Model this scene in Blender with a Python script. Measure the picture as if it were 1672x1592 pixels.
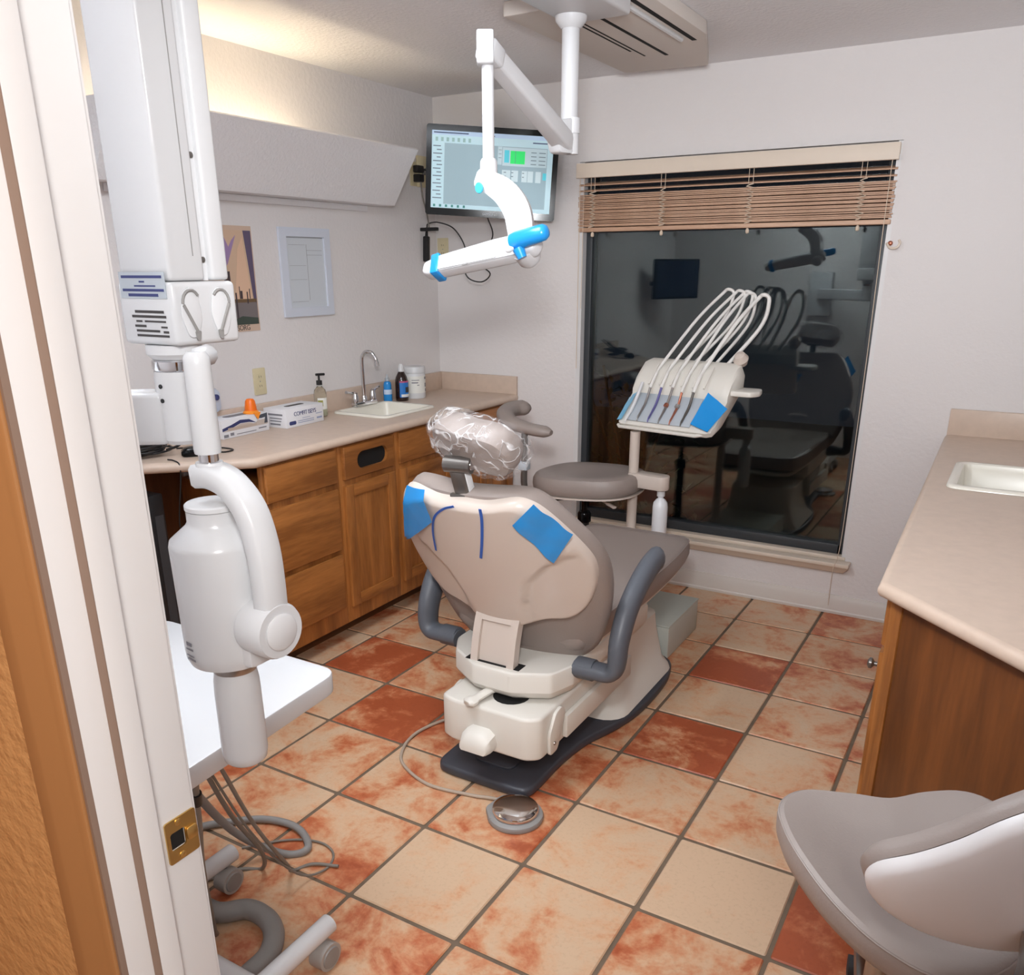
import bpy, bmesh, math, random
from mathutils import Vector, Matrix, Euler, noise as mnoise

for o in list(bpy.data.objects): bpy.data.objects.remove(o, do_unlink=True)
SC = bpy.context.scene
COL = SC.collection
random.seed(7)
PI = math.pi

# ------------------------------------------------------------------ camera
YB, HC, XR = 2.392, 2.439, 3.35          # back wall, ceiling height, right wall
cam_d = bpy.data.cameras.new('camera'); cam = bpy.data.objects.new('camera', cam_d); COL.objects.link(cam)
cam_d.sensor_fit = 'HORIZONTAL'; cam_d.sensor_width = 36.0
cam_d.lens = 1383.33 / 1672 * 36.0
cam_d.shift_x = (836 - 827.07) / 1672; cam_d.shift_y = (938.74 - 796) / 1672
cam_d.clip_start = 0.02; cam_d.clip_end = 100
R_, U_, F_ = Vector((.86037, .50965, -.00405)), Vector((-.17084, .29588, .93982)), Vector((-.48018, .80791, -.34164))
cam.matrix_world = Matrix(((R_.x, U_.x, -F_.x, 2.8938), (R_.y, U_.y, -F_.y, -1.7349), (R_.z, U_.z, -F_.z, 1.6026), (0, 0, 0, 1)))
SC.camera = cam

# ------------------------------------------------------------------ world: night outside the window
w = bpy.data.worlds.new('night'); SC.world = w; w.use_nodes = True
w.node_tree.nodes['Background'].inputs[0].default_value = (.004, .006, .010, 1)
w.node_tree.nodes['Background'].inputs[1].default_value = 1.0

def area(name, loc, target, size, power, col=(1, 1, 1), size_y=None):
    l = bpy.data.lights.new(name, 'AREA'); l.energy = power; l.color = col; l.size = size
    if size_y: l.shape = 'RECTANGLE'; l.size_y = size_y
    o = bpy.data.objects.new(name, l); COL.objects.link(o); o.location = loc
    o.rotation_euler = (Vector(target) - Vector(loc)).to_track_quat('-Z', 'Y').to_euler()
    return o
def flash(name, loc, target, power, deg, r, col):
    l = bpy.data.lights.new(name, 'SPOT'); l.energy = power; l.color = col; l.spot_size = math.radians(deg); l.spot_blend = 1.0; l.shadow_soft_size = r
    o = bpy.data.objects.new(name, l); COL.objects.link(o); o.location = loc
    o.rotation_euler = (Vector(target) - Vector(loc)).to_track_quat('-Z', 'Y').to_euler()
flash('camera_flash', (2.70, -1.52, 1.97), (1.92, 2.4, 1.15), 88, 100, .09, (.94, .97, 1))
flash('ceiling_fill', (2.76, -1.15, 1.86), (2.30, .9, 2.44), 105, 84, .12, (.94, .97, 1))  # added spot that lifts the ceiling and upper back wall
area('hall_fill', (3.35, -2.25, 2.15), (2.1, -1.36, 1.0), .5, 25, (1, .965, .93))  # added area light to brighten the hall wall and jamb

SC.view_settings.view_transform = 'Standard'
SC.view_settings.look = 'None'
SC.view_settings.gamma = 1.0
SC.view_settings.use_curve_mapping = False
SC.view_settings.exposure = 0.42

# ------------------------------------------------------------------ helpers: materials
def lin(c):
    return tuple((v / 255 / 12.92) if v / 255 <= .04045 else ((v / 255 + .055) / 1.055) ** 2.4 for v in c)
def mat(name, rgb, rough=.5, metal=0.0, spec=.5, var=0.0, vscale=8, bump=0.0, bscale=60, coat=0.0, emit=None, estr=0, trans=0, alpha=1, sub=0):
    m = bpy.data.materials.new(name); m.use_nodes = True
    nt = m.node_tree; b = nt.nodes['Principled BSDF']
    c = lin(rgb)
    b.inputs['Base Color'].default_value = (*c, 1)
    b.inputs['Roughness'].default_value = rough; b.inputs['Metallic'].default_value = metal
    b.inputs['Specular IOR Level'].default_value = spec
    b.inputs['Coat Weight'].default_value = coat
    b.inputs['Transmission Weight'].default_value = trans; b.inputs['Alpha'].default_value = alpha
    if emit: b.inputs['Emission Color'].default_value = (*lin(emit), 1); b.inputs['Emission Strength'].default_value = estr
    if var or bump:
        tc = nt.nodes.new('ShaderNodeTexCoord')
    if var:
        n = nt.nodes.new('ShaderNodeTexNoise'); n.inputs['Scale'].default_value = vscale; n.inputs['Detail'].default_value = 4
        nt.links.new(tc.outputs['Object'], n.inputs['Vector'])
        r = nt.nodes.new('ShaderNodeValToRGB')
        r.color_ramp.elements[0].position = .3; r.color_ramp.elements[1].position = .7
        r.color_ramp.elements[0].color = (*[v * (1 - var) for v in c], 1); r.color_ramp.elements[1].color = (*[min(1, v * (1 + var)) for v in c], 1)
        nt.links.new(n.outputs['Fac'], r.inputs['Fac']); nt.links.new(r.outputs['Color'], b.inputs['Base Color'])
    if bump:
        n2 = nt.nodes.new('ShaderNodeTexNoise'); n2.inputs['Scale'].default_value = bscale; n2.inputs['Detail'].default_value = 3
        nt.links.new(tc.outputs['Object'], n2.inputs['Vector'])
        bp = nt.nodes.new('ShaderNodeBump'); bp.inputs['Strength'].default_value = bump; bp.inputs['Distance'].default_value = .01
        nt.links.new(n2.outputs['Fac'], bp.inputs['Height']); nt.links.new(bp.outputs['Normal'], b.inputs['Normal'])
    return m
def wood(name, dark, light, axis='Z', rough=.42, scale=1.0):
    m = bpy.data.materials.new(name); m.use_nodes = True; nt = m.node_tree; b = nt.nodes['Principled BSDF']
    b.inputs['Roughness'].default_value = rough
    tc = nt.nodes.new('ShaderNodeTexCoord'); mp = nt.nodes.new('ShaderNodeMapping')
    s = [9 * scale, 9 * scale, 9 * scale]; s['XYZ'.index(axis)] = .9 * scale
    mp.inputs['Scale'].default_value = s
    nt.links.new(tc.outputs['Object'], mp.inputs['Vector'])
    n = nt.nodes.new('ShaderNodeTexNoise'); n.inputs['Scale'].default_value = 1.6; n.inputs['Detail'].default_value = 5; n.inputs['Distortion'].default_value = .6
    nt.links.new(mp.outputs['Vector'], n.inputs['Vector'])
    f = nt.nodes.new('ShaderNodeTexNoise'); f.inputs['Scale'].default_value = 14; f.inputs['Detail'].default_value = 3
    nt.links.new(mp.outputs['Vector'], f.inputs['Vector'])
    mx = nt.nodes.new('ShaderNodeMath'); mx.operation = 'MULTIPLY_ADD'; mx.inputs[1].default_value = .35; mx.inputs[2].default_value = -.17
    nt.links.new(f.outputs['Fac'], mx.inputs[0])
    ad = nt.nodes.new('ShaderNodeMath'); ad.operation = 'ADD'
    nt.links.new(n.outputs['Fac'], ad.inputs[0]); nt.links.new(mx.outputs[0], ad.inputs[1])
    r = nt.nodes.new('ShaderNodeValToRGB')
    r.color_ramp.elements[0].position = .32; r.color_ramp.elements[1].position = .68
    r.color_ramp.elements[0].color = (*lin(dark), 1); r.color_ramp.elements[1].color = (*lin(light), 1)
    nt.links.new(ad.outputs[0], r.inputs['Fac']); nt.links.new(r.outputs['Color'], b.inputs['Base Color'])
    return m
def tile_mat():
    m = bpy.data.materials.new('terracotta_tile'); m.use_nodes = True; nt = m.node_tree; b = nt.nodes['Principled BSDF']
    L = nt.links.new; N = nt.nodes.new
    b.inputs['Roughness'].default_value = .36; b.inputs['Specular IOR Level'].default_value = .45
    tc = N('ShaderNodeTexCoord'); oi = N('ShaderNodeObjectInfo')
    sh = N('ShaderNodeVectorMath'); sh.operation = 'SCALE'; cb = N('ShaderNodeCombineXYZ')
    ml = N('ShaderNodeMath'); ml.operation = 'MULTIPLY'; ml.inputs[1].default_value = 37.0
    L(oi.outputs['Random'], ml.inputs[0]); L(ml.outputs[0], cb.inputs[0]); L(ml.outputs[0], cb.inputs[2])
    ad = N('ShaderNodeVectorMath'); ad.operation = 'ADD'
    L(tc.outputs['Object'], ad.inputs[0]); L(cb.outputs[0], ad.inputs[1])
    def noi(s, d, dist=0.0):
        n = N('ShaderNodeTexNoise'); n.inputs['Scale'].default_value = s; n.inputs['Detail'].default_value = d; n.inputs['Distortion'].default_value = dist
        n.inputs['Roughness'].default_value = .62
        L(ad.outputs[0], n.inputs['Vector']); return n
    big = noi(5.2, 6, .5); mid = noi(30, 4); fine = noi(90, 3)
    at = N('ShaderNodeAttribute'); at.attribute_type = 'OBJECT'; at.attribute_name = 'rust'
    def mth(op, a, bb=None, v=None):
        n = N('ShaderNodeMath'); n.operation = op
        L(a, n.inputs[0])
        if bb is not None: L(bb, n.inputs[1])
        if v is not None: n.inputs[1].default_value = v
        return n.outputs[0]
    # rust amount = blotches + a little fine speckle + how fired the tile is
    a = mth('MULTIPLY', big.outputs['Fac'], v=2.5)
    a2 = mth('MULTIPLY', mid.outputs['Fac'], v=.75)
    s = mth('ADD', mth('ADD', a, a2), at.outputs['Fac'])
    rr = N('ShaderNodeMapRange'); rr.inputs[1].default_value = 1.42; rr.inputs[2].default_value = 2.3
    L(s, rr.inputs[0])
    ramp = N('ShaderNodeValToRGB'); e = ramp.color_ramp.elements
    e[0].position = 0; e[0].color = (*lin((208, 178, 148)), 1)
    e[1].position = 1; e[1].color = (*lin((166, 84, 52)), 1)
    for p, c in ((.3, (208, 168, 134)), (.55, (202, 142, 104)), (.78, (186, 106, 70))):
        q = e.new(p); q.color = (*lin(c), 1)
    L(rr.outputs[0], ramp.inputs[0])
    mx = N('ShaderNodeMixRGB'); mx.blend_type = 'MULTIPLY'; mx.inputs[0].default_value = .2
    sp = N('ShaderNodeValToRGB'); sp.color_ramp.elements[0].position = .3; sp.color_ramp.elements[0].color = (.55, .5, .45, 1); sp.color_ramp.elements[1].position = .48; sp.color_ramp.elements[1].color = (1, 1, 1, 1)
    L(fine.outputs['Fac'], sp.inputs[0]); L(ramp.outputs[0], mx.inputs[1]); L(sp.outputs[0], mx.inputs[2])
    L(mx.outputs[0], b.inputs['Base Color'])
    bp = N('ShaderNodeBump'); bp.inputs['Strength'].default_value = .12; bp.inputs['Distance'].default_value = .004
    L(mid.outputs['Fac'], bp.inputs['Height']); L(bp.outputs['Normal'], b.inputs['Normal'])
    return m

M = {}
M['wall'] = mat('wall_paint', (224, 220, 219), .75, bump=.22, bscale=55, spec=.2)
M['ceil'] = mat('ceiling_paint', (232, 231, 233), .85, bump=.35, bscale=70, spec=.15)
M['orange'] = mat('orange_hall_paint', (208, 156, 102), .8, bump=.4, bscale=60, spec=.15)
M['tanpaint'] = mat('tan_casing_paint', (168, 118, 72), .6)
M['trimshade'] = mat('brown_trim_shade', (138, 116, 102), .6)  # groove shade on the door trim, put in as brown colour
M['trim'] = mat('white_trim_paint', (222, 221, 221), .4)
M['basew'] = mat('baseboard_paint', (214, 208, 202), .4)
M['grout'] = mat('grout', (112, 96, 80), .9, var=.15, vscale=20)
M['tile'] = tile_mat()
M['brass'] = mat('brass', (222, 186, 116), .38, metal=1)
M['oakV'] = wood('oak_vertical', (132, 80, 36), (180, 116, 58), 'Z')
M['oakH'] = wood('oak_horizontal', (132, 80, 36), (180, 116, 58), 'Y')
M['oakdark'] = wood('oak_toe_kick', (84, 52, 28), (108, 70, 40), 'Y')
M['oakR'] = wood('oak_end_panel', (88, 48, 18), (122, 70, 30), 'Z', scale=.7)
M['oakin'] = wood('oak_inside', (84, 50, 28), (104, 66, 38), 'Z')
M['lam'] = mat('beige_laminate', (204, 183, 166), .38, var=.04, vscale=30, spec=.4)
M['sink'] = mat('sink_enamel', (232, 228, 216), .22, spec=.6)
M['chrome'] = mat('chrome', (215, 215, 218), .08, metal=1)
M['steel'] = mat('brushed_steel', (170, 168, 166), .28, metal=1)
M['black'] = mat('black_plastic', (22, 22, 24), .4)
M['blackg'] = mat('gloss_black', (10, 10, 12), .12, spec=.22)
M['void'] = mat('dark_inside', (10, 9, 8), .9)
M['white'] = mat('white_plastic', (214, 215, 217), .35)
M['whiteb'] = mat('white_enamel', (208, 209, 211), .25)
M['stoolw'] = mat('white_stool_shell', (230, 230, 232), .35)
M['lampw'] = mat('lamp_white', (204, 204, 206), .4)
M['equip'] = mat('ivory_plastic', (218, 214, 206), .38)
M['shell'] = mat('warm_ivory_shell', (202, 189, 179), .3)
M['uph'] = mat('taupe_vinyl', (146, 134, 128), .45, bump=.08, bscale=220)
M['upg'] = mat('grey_vinyl', (158, 148, 143), .42, bump=.08, bscale=220)
M['armg'] = mat('slate_plastic', (86, 90, 98), .45)
M['plate'] = mat('charcoal_base', (62, 64, 72), .42)
M['bluef'] = mat('blue_film', (24, 140, 214), .3, coat=.3)
M['bluel'] = mat('light_blue_film', (110, 182, 220), .3, coat=.3)
M['blued'] = mat('blue_strap', (40, 92, 178), .4)
M['teal'] = mat('teal_plastic', (70, 178, 206), .35)
M['grayp'] = mat('grey_plastic', (142, 140, 138), .45)
M['hose'] = mat('grey_hose', (138, 136, 134), .5)
M['hosew'] = mat('white_hose', (226, 224, 220), .4)
M['cable'] = mat('grey_cable', (128, 122, 114), .5)
M['gunm'] = mat('gunmetal', (112, 108, 104), .3, metal=.7)
M['ivory'] = mat('ivory_cover_plate', (214, 202, 166), .45)
M['frameb'] = mat('dark_bronze_frame', (52, 56, 60), .45)
M['cream'] = mat('cream_paint', (222, 208, 192), .45)
M['slat'] = wood('tan_wood_slat', (168, 130, 104), (206, 170, 144), 'X', rough=.5)
M['cord'] = mat('cream_cord', (214, 196, 176), .7)
M['orangep'] = mat('orange_plastic', (244, 116, 22), .35)
M['card'] = mat('white_card', (228, 228, 232), .55)
M['ink'] = mat('blue_ink', (52, 60, 112), .6)
M['inkg'] = mat('grey_ink', (128, 128, 136), .6)
M['inkd'] = mat('dark_ink', (60, 56, 56), .6)
M['inkbr'] = mat('tan_ink', (190, 172, 158), .6)
M['sheet'] = mat('printed_sheet', (206, 212, 218), .5)
M['framew'] = mat('pale_frame', (210, 216, 228), .4)
M['labels'] = mat('grey_label', (176, 184, 192), .4)
M['whlab'] = mat('white_label', (232, 232, 226), .5)
M['olive'] = mat('olive_label', (150, 146, 70), .5)
M['bluelab'] = mat('blue_label', (40, 120, 200), .4)
M['pinklab'] = mat('pink_label', (190, 90, 130), .4)
M['brownb'] = mat('dark_brown_bottle', (38, 20, 16), .15, coat=.4)
M['copper'] = mat('copper_metal', (196, 128, 104), .3, metal=.9)
M['purplem'] = mat('violet_metal', (120, 118, 176), .3, metal=.7)
M['rubber'] = mat('rubber', (56, 56, 58), .7)
M['castg'] = mat('caster_grey', (168, 164, 160), .4)
M['acbeige'] = mat('beige_panel', (212, 204, 197), .6)
M['ground'] = mat('night_ground', (60, 58, 52), .9)
M['leaf'] = mat('dark_leaf', (40, 58, 36), .7)
def clear(name, col, rough=.02, ior=1.45):
    m = bpy.data.materials.new(name); m.use_nodes = True; nt = m.node_tree
    for n in list(nt.nodes): nt.nodes.remove(n)
    o = nt.nodes.new('ShaderNodeOutputMaterial'); g = nt.nodes.new('ShaderNodeBsdfGlass')
    g.inputs['Color'].default_value = (*col, 1); g.inputs['Roughness'].default_value = rough; g.inputs['IOR'].default_value = ior
    nt.links.new(g.outputs[0], o.inputs[0]); return m
M['glass'] = clear('window_glass', (.93, .96, .95), 0.0, 1.5)
M['bottle'] = clear('clear_bottle', (.95, .97, .95), .05, 1.2)
def film(name, fac, col):
    m = bpy.data.materials.new(name); m.use_nodes = True; nt = m.node_tree
    b = nt.nodes['Principled BSDF']; b.inputs['Base Color'].default_value = (*col, 1); b.inputs['Roughness'].default_value = .18
    b.inputs['Specular IOR Level'].default_value = .9
    t = nt.nodes.new('ShaderNodeBsdfTransparent'); x = nt.nodes.new('ShaderNodeMixShader')
    x.inputs[0].default_value = fac
    nt.links.new(t.outputs[0], x.inputs[1]); nt.links.new(b.outputs[0], x.inputs[2])
    nt.links.new(x.outputs[0], nt.nodes['Material Output'].inputs[0])
    tc = nt.nodes.new('ShaderNodeTexCoord'); v = nt.nodes.new('ShaderNodeTexNoise'); v.inputs['Scale'].default_value = 13; v.inputs['Detail'].default_value = 1; v.inputs['Distortion'].default_value = 1.5
    bp = nt.nodes.new('ShaderNodeBump'); bp.inputs['Strength'].default_value = .7; bp.inputs['Distance'].default_value = .012
    nt.links.new(tc.outputs['Object'], v.inputs['Vector'])
    # creases: where the noise crosses its middle value the film folds and turns milky
    s1 = nt.nodes.new('ShaderNodeMath'); s1.operation = 'SUBTRACT'; s1.inputs[1].default_value = .5
    s2 = nt.nodes.new('ShaderNodeMath'); s2.operation = 'ABSOLUTE'
    mr_ = nt.nodes.new('ShaderNodeMapRange'); mr_.inputs[1].default_value = 0; mr_.inputs[2].default_value = .05; mr_.inputs[3].default_value = fac + .5; mr_.inputs[4].default_value = fac
    nt.links.new(v.outputs['Fac'], s1.inputs[0]); nt.links.new(s1.outputs[0], s2.inputs[0]); nt.links.new(s2.outputs[0], mr_.inputs[0]); nt.links.new(mr_.outputs[0], x.inputs[0])
    nt.links.new(mr_.outputs[0], bp.inputs['Height']); nt.links.new(bp.outputs['Normal'], b.inputs['Normal'])
    return m
M['film'] = film('clear_plastic_film', .07, (.8, .78, .78))

# ------------------------------------------------------------------ helpers: geometry
V = Vector
def T(x, y, z): return Matrix.Translation((x, y, z))
def RX(a): return Matrix.Rotation(a, 4, 'X')
def RY(a): return Matrix.Rotation(a, 4, 'Y')
def RZ(a): return Matrix.Rotation(a, 4, 'Z')
def frame(o, x, y, z):
    x, y, z, o = V(x).normalized(), V(y).normalized(), V(z).normalized(), V(o)
    return Matrix(((x.x, y.x, z.x, o.x), (x.y, y.y, z.y, o.y), (x.z, y.z, z.z, o.z), (0, 0, 0, 1)))
def axisframe(p, d, up=(0, 0, 1)):
    d = V(d).normalized(); u = V(up)
    if abs(d.dot(u)) > .98: u = V((1, 0, 0))
    x = u.cross(d).normalized(); y = d.cross(x)
    return frame(p, x, y, d)
def NB(): return bmesh.new()
def box(bm, x0, x1, y0, y1, z0, z1, bev=0, seg=2, mx=None):
    r = bmesh.ops.create_cube(bm, size=1.0)
    vs = r['verts']
    bmesh.ops.scale(bm, vec=(x1 - x0, y1 - y0, z1 - z0), verts=vs)
    bmesh.ops.translate(bm, vec=((x0 + x1) / 2, (y0 + y1) / 2, (z0 + z1) / 2), verts=vs)
    if bev:
        es = list({e for v in vs for e in v.link_edges})
        rr = bmesh.ops.bevel(bm, geom=es, offset=bev, segments=seg, affect='EDGES', profile=.5)
        vs = list({v for f in rr['faces'] for v in f.verts} | {v for v in vs if v.is_valid})
    if mx is not None: bmesh.ops.transform(bm, matrix=mx, verts=vs)
    return vs
def loft(bm, rings, cap0=True, cap1=True, closed=True):
    R = [[bm.verts.new(p) for p in r] for r in rings]
    n = len(rings[0])
    for a, b in zip(R[:-1], R[1:]):
        for i in range(n if closed else n - 1):
            j = (i + 1) % n
            bm.faces.new((a[i], a[j], b[j], b[i]))
    if cap0: bm.faces.new(list(reversed(R[0])))
    if cap1: bm.faces.new(R[-1])
    return R
def spl(pts, n=8, closed=False):
    P = [V(p) for p in pts]; out = []; m = len(P)
    rng = range(m if closed else m - 1)
    for i in rng:
        p0 = P[(i - 1) % m] if closed or i > 0 else P[0] * 2 - P[1]
        p1, p2 = P[i], P[(i + 1) % m]
        p3 = P[(i + 2) % m] if closed or i + 2 < m else P[-1] * 2 - P[-2]
        for k in range(n):
            t = k / n
            out.append(.5 * ((2 * p1) + (p2 - p0) * t + (2 * p0 - 5 * p1 + 4 * p2 - p3) * t * t + (3 * p1 - p0 - 3 * p2 + p3) * t ** 3))
    if not closed: out.append(P[-1].copy())
    return out
def tube(bm, pts, r, seg=10, caps=True, flat=1.0, up=(0, 0, 1)):
    P = [V(p) for p in pts]; n = len(P)
    rad = r if hasattr(r, '__len__') else [r] * n
    tang = [(P[min(i + 1, n - 1)] - P[max(i - 1, 0)]).normalized() for i in range(n)]
    u = V(up)
    if abs(u.dot(tang[0])) > .95: u = V((1, 0, 0)) if abs(tang[0].x) < .9 else V((0, 1, 0))
    x = (u - tang[0] * u.dot(tang[0])).normalized(); rings = []
    for i in range(n):
        x = (x - tang[i] * x.dot(tang[i])).normalized(); y = tang[i].cross(x)
        rings.append([P[i] + (x * math.cos(2 * PI * k / seg) * flat + y * math.sin(2 * PI * k / seg)) * rad[i] for k in range(seg)])
    return loft(bm, rings, caps, caps)
def lathe(bm, prof, mx=None, seg=24, cap0=True, cap1=True):
    rings = []
    for r, z in prof:
        ring = [V((r * math.cos(2 * PI * k / seg), r * math.sin(2 * PI * k / seg), z)) for k in range(seg)]
        rings.append([mx @ p for p in ring] if mx is not None else ring)
    return loft(bm, rings, cap0, cap1)
def prism(bm, pts, z0, z1, mx=None, bev=0, seg=2):
    """extruded 2-D outline (counter-clockwise) from z0 to z1; bevelled rims"""
    pts = list(pts)
    if sum(pts[i - 1][0] * pts[i][1] - pts[i][0] * pts[i - 1][1] for i in range(len(pts))) < 0: pts.reverse()
    if bev:
        def inset(d):
            n = len(pts); out = []
            for i in range(n):
                p, a, b = V((pts[i][0], pts[i][1])), V((pts[i - 1][0], pts[i - 1][1])), V((pts[(i + 1) % n][0], pts[(i + 1) % n][1]))
                e1, e2 = (p - a).normalized(), (b - p).normalized()
                n1, n2 = V((-e1.y, e1.x)), V((-e2.y, e2.x)); nn = (n1 + n2)
                if nn.length < 1e-6: nn = n1
                nn.normalize(); k = max(.35, nn.dot(n1)); out.append(p + nn * (d / k))
            return out
        s = 1 if z1 > z0 else -1
        rings = []
        for k in range(seg + 1):
            a = PI / 2 * k / seg
            rings.append([V((q.x, q.y, z0 + s * bev * (1 - math.cos(a)))) for q in inset(bev * (1 - math.sin(a)))])
        for k in range(seg + 1):
            a = PI / 2 * (seg - k) / seg
            rings.append([V((q.x, q.y, z1 - s * bev * (1 - math.cos(a)))) for q in inset(bev * (1 - math.sin(a)))])
    else:
        rings = [[V((p[0], p[1], z0)) for p in pts], [V((p[0], p[1], z1)) for p in pts]]
    if mx is not None: rings = [[mx @ p for p in r] for r in rings]
    return loft(bm, rings)
def rrect(x0, x1, y0, y1, r, n=5):
    out = []
    for cx, cy, a in ((x1 - r, y0 + r, -PI / 2), (x1 - r, y1 - r, 0), (x0 + r, y1 - r, PI / 2), (x0 + r, y0 + r, PI)):
        for k in range(n + 1): out.append((cx + r * math.cos(a + PI / 2 * k / n), cy + r * math.sin(a + PI / 2 * k / n)))
    return out
def rpoly(pts, r, n=4):
    out = []; m = len(pts)
    for i in range(m):
        p, a, b = V(pts[i]), V(pts[i - 1]), V(pts[(i + 1) % m])
        d1, d2 = (a - p), (b - p); rr = r[i] if hasattr(r, '__len__') else r
        q = min(rr, d1.length * .48, d2.length * .48)
        s, e = p + d1.normalized() * q, p + d2.normalized() * q
        if q < 1e-5: out.append(tuple(p)); continue
        for k in range(n + 1):
            t = k / n; out.append(tuple(s * (1 - t) ** 2 + p * 2 * t * (1 - t) + e * t * t))
    return out
def pillow(bm, outline, prof, fn, c=None):
    """cushion: outline (2-D loop) shrunk about c by each profile factor, height from the profile, mapped by fn(u,v,w)"""
    O = [V((p[0], p[1])) for p in outline]
    c = V(c) if c else sum(O, V((0, 0))) / len(O)
    rings = [[fn(*(c + (p - c) * f), h) for p in O] for f, h in prof]
    return loft(bm, rings, True, True)
def text_bm(bm, s, size, mx, depth=.0004, align='CENTER', space=1.0):
    cu = bpy.data.curves.new('t', 'FONT'); cu.body = s; cu.size = size; cu.align_x = align; cu.align_y = 'CENTER'; cu.extrude = depth; cu.space_character = space
    cu.resolution_u = 3
    ob = bpy.data.objects.new('t', cu); COL.objects.link(ob)
    dg = bpy.context.evaluated_depsgraph_get(); me = bpy.data.meshes.new_from_object(ob.evaluated_get(dg))
    n0 = len(bm.verts); bm.from_mesh(me); bm.verts.ensure_lookup_table()
    bmesh.ops.transform(bm, matrix=mx, verts=bm.verts[n0:])
    bpy.data.objects.remove(ob); bpy.data.curves.remove(cu); bpy.data.meshes.remove(me)
def bars(bm, rows, mx, th=.0004):
    """rows of print too small to read: (x0, x1, y, h) strips"""
    for x0, x1, y, h in rows: box(bm, x0, x1, y - h / 2, y + h / 2, 0, th, mx=mx)

# ------------------------------------------------------------------ helpers: objects
def ob(name, bm, m, parent=None, smooth=40, kind=None):
    bmesh.ops.recalc_face_normals(bm, faces=bm.faces)
    me = bpy.data.meshes.new(name); bm.to_mesh(me); bm.free()
    me.materials.append(M[m] if isinstance(m, str) else m)
    if smooth:
        for p in me.polygons: p.use_smooth = True
        me.set_sharp_from_angle(angle=math.radians(smooth))
    o = bpy.data.objects.new(name, me); COL.objects.link(o)
    if parent is not None: attach(o, parent)
    if kind: o['kind'] = kind
    return o
def wmat(o):
    m = o.matrix_basis.copy()
    return wmat(o.parent) @ o.matrix_parent_inverse @ m if o.parent else m
def attach(o, parent):
    pm = wmat(parent); o.parent = parent; o.matrix_parent_inverse = pm.inverted()
def thing(name, loc, label, cat, group=None):
    o = bpy.data.objects.new(name, None); o.empty_display_size = .05; COL.objects.link(o); o.location = loc
    return tag(o, label, cat, group)
def tag(o, label, cat, group=None):
    o['label'] = label; o['category'] = cat
    if group: o['group'] = group
    return o
def struct(name, bm, m, parent=None, smooth=30, label=None):
    o = ob(name, bm, m, parent, smooth)
    if parent is None: o['kind'] = 'structure'
    if label: o['label'] = label
    return o

# ================================================================== SETTING
S, G0 = .346, .8753
bm = NB(); box(bm, 0, XR, -1.231, YB, -.06, -.005); floor = struct('floor', bm, 'grout', label='terracotta tiled floor with grey-brown grout')
TM = {}
def tile_mesh(w, d):
    k = (round(w, 4), round(d, 4))
    if k not in TM:
        b = NB(); prism(b, rpoly([(-w / 2, -d / 2), (w / 2, -d / 2), (w / 2, d / 2), (-w / 2, d / 2)], .006, 2), -.007, 0, bev=.0035, seg=1)
        bmesh.ops.recalc_face_normals(b, faces=b.faces)
        me = bpy.data.meshes.new('tile'); b.to_mesh(me); b.free(); me.materials.append(M['tile']); TM[k] = me
    return TM[k]
RED = {(-1, 2): .62, (0, 1): .62, (1, 1): .34, (3, 2): .55, (3, 4): .58, (4, 6): .36, (5, 0): .66, (2, 1): .3, (0, 2): .12, (-1, 3): .18, (0, 3): .34,
       (4, 0): -.42, (3, 0): -.1, (2, -1): -.22, (3, 3): -.02, (2, 5): .06, (4, 5): .1, (3, 1): .1, (3, 6): .06, (2, 6): .06, (3, 5): .1, (1, -2): .2, (0, -1): .16, (1, -1): .2, (1, 0): .16, (2, 0): .22, (2, -2): .24}
rt = random.Random(3)
for c in range(-3, 7):
    for r in range(-4, 7):
        x0, x1 = max(G0 + c * S + .0058, .002), min(G0 + (c + 1) * S - .0058, XR)
        y0, y1 = max(G0 * 0 + r * S + .0058, -1.228), min((r + 1) * S - .0058, YB - .002)
        if x1 - x0 < .03 or (x1 < .30 and y0 > .55): continue
        t = bpy.data.objects.new('tile', tile_mesh(x1 - x0, y1 - y0)); COL.objects.link(t)
        t.location = ((x0 + x1) / 2, (y0 + y1) / 2, rt.uniform(-.0008, .0004)); t.rotation_euler = (0, 0, rt.uniform(-.002, .002))
        t['rust'] = RED.get((c, r), rt.uniform(.02, .24))
        attach(t, floor)
bm = NB(); box(bm, -.12, XR + .12, -1.231, YB + .14, HC, HC + .1); struct('ceiling', bm, 'ceil')
bm = NB(); box(bm, -.12, 0, -1.231, YB + .14, -.06, HC); struct('wall_left', bm, 'wall')
bm = NB(); box(bm, XR, XR + .12, -1.231, YB + .14, -.06, HC); struct('wall_right', bm, 'wall')
WX0, WX1, WZ0, WZ1 = .868, 2.328, .270, 2.082
bm = NB()
box(bm, 0, WX0, YB, YB + .14, -.06, HC); box(bm, WX1, XR, YB, YB + .14, -.06, HC)
box(bm, WX0, WX1, YB, YB + .14, -.06, WZ0); box(bm, WX0, WX1, YB, YB + .14, WZ1, HC)
struct('wall_back', bm, 'wall')
DX0, DX1, DZ = 2.180, 3.06, 2.10
def front(bm, y0, y1):
    box(bm, -.12, DX0, y0, y1, -.06, HC + .1); box(bm, DX1, XR + .12, y0, y1, -.06, HC + .1); box(bm, DX0, DX1, y0, y1, DZ, HC + .1)
bm = NB(); front(bm, -1.338, -1.231); struct('wall_front', bm, 'wall')
bm = NB(); front(bm, -1.3446, -1.338); struct('wall_hall', bm, 'orange')
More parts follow.
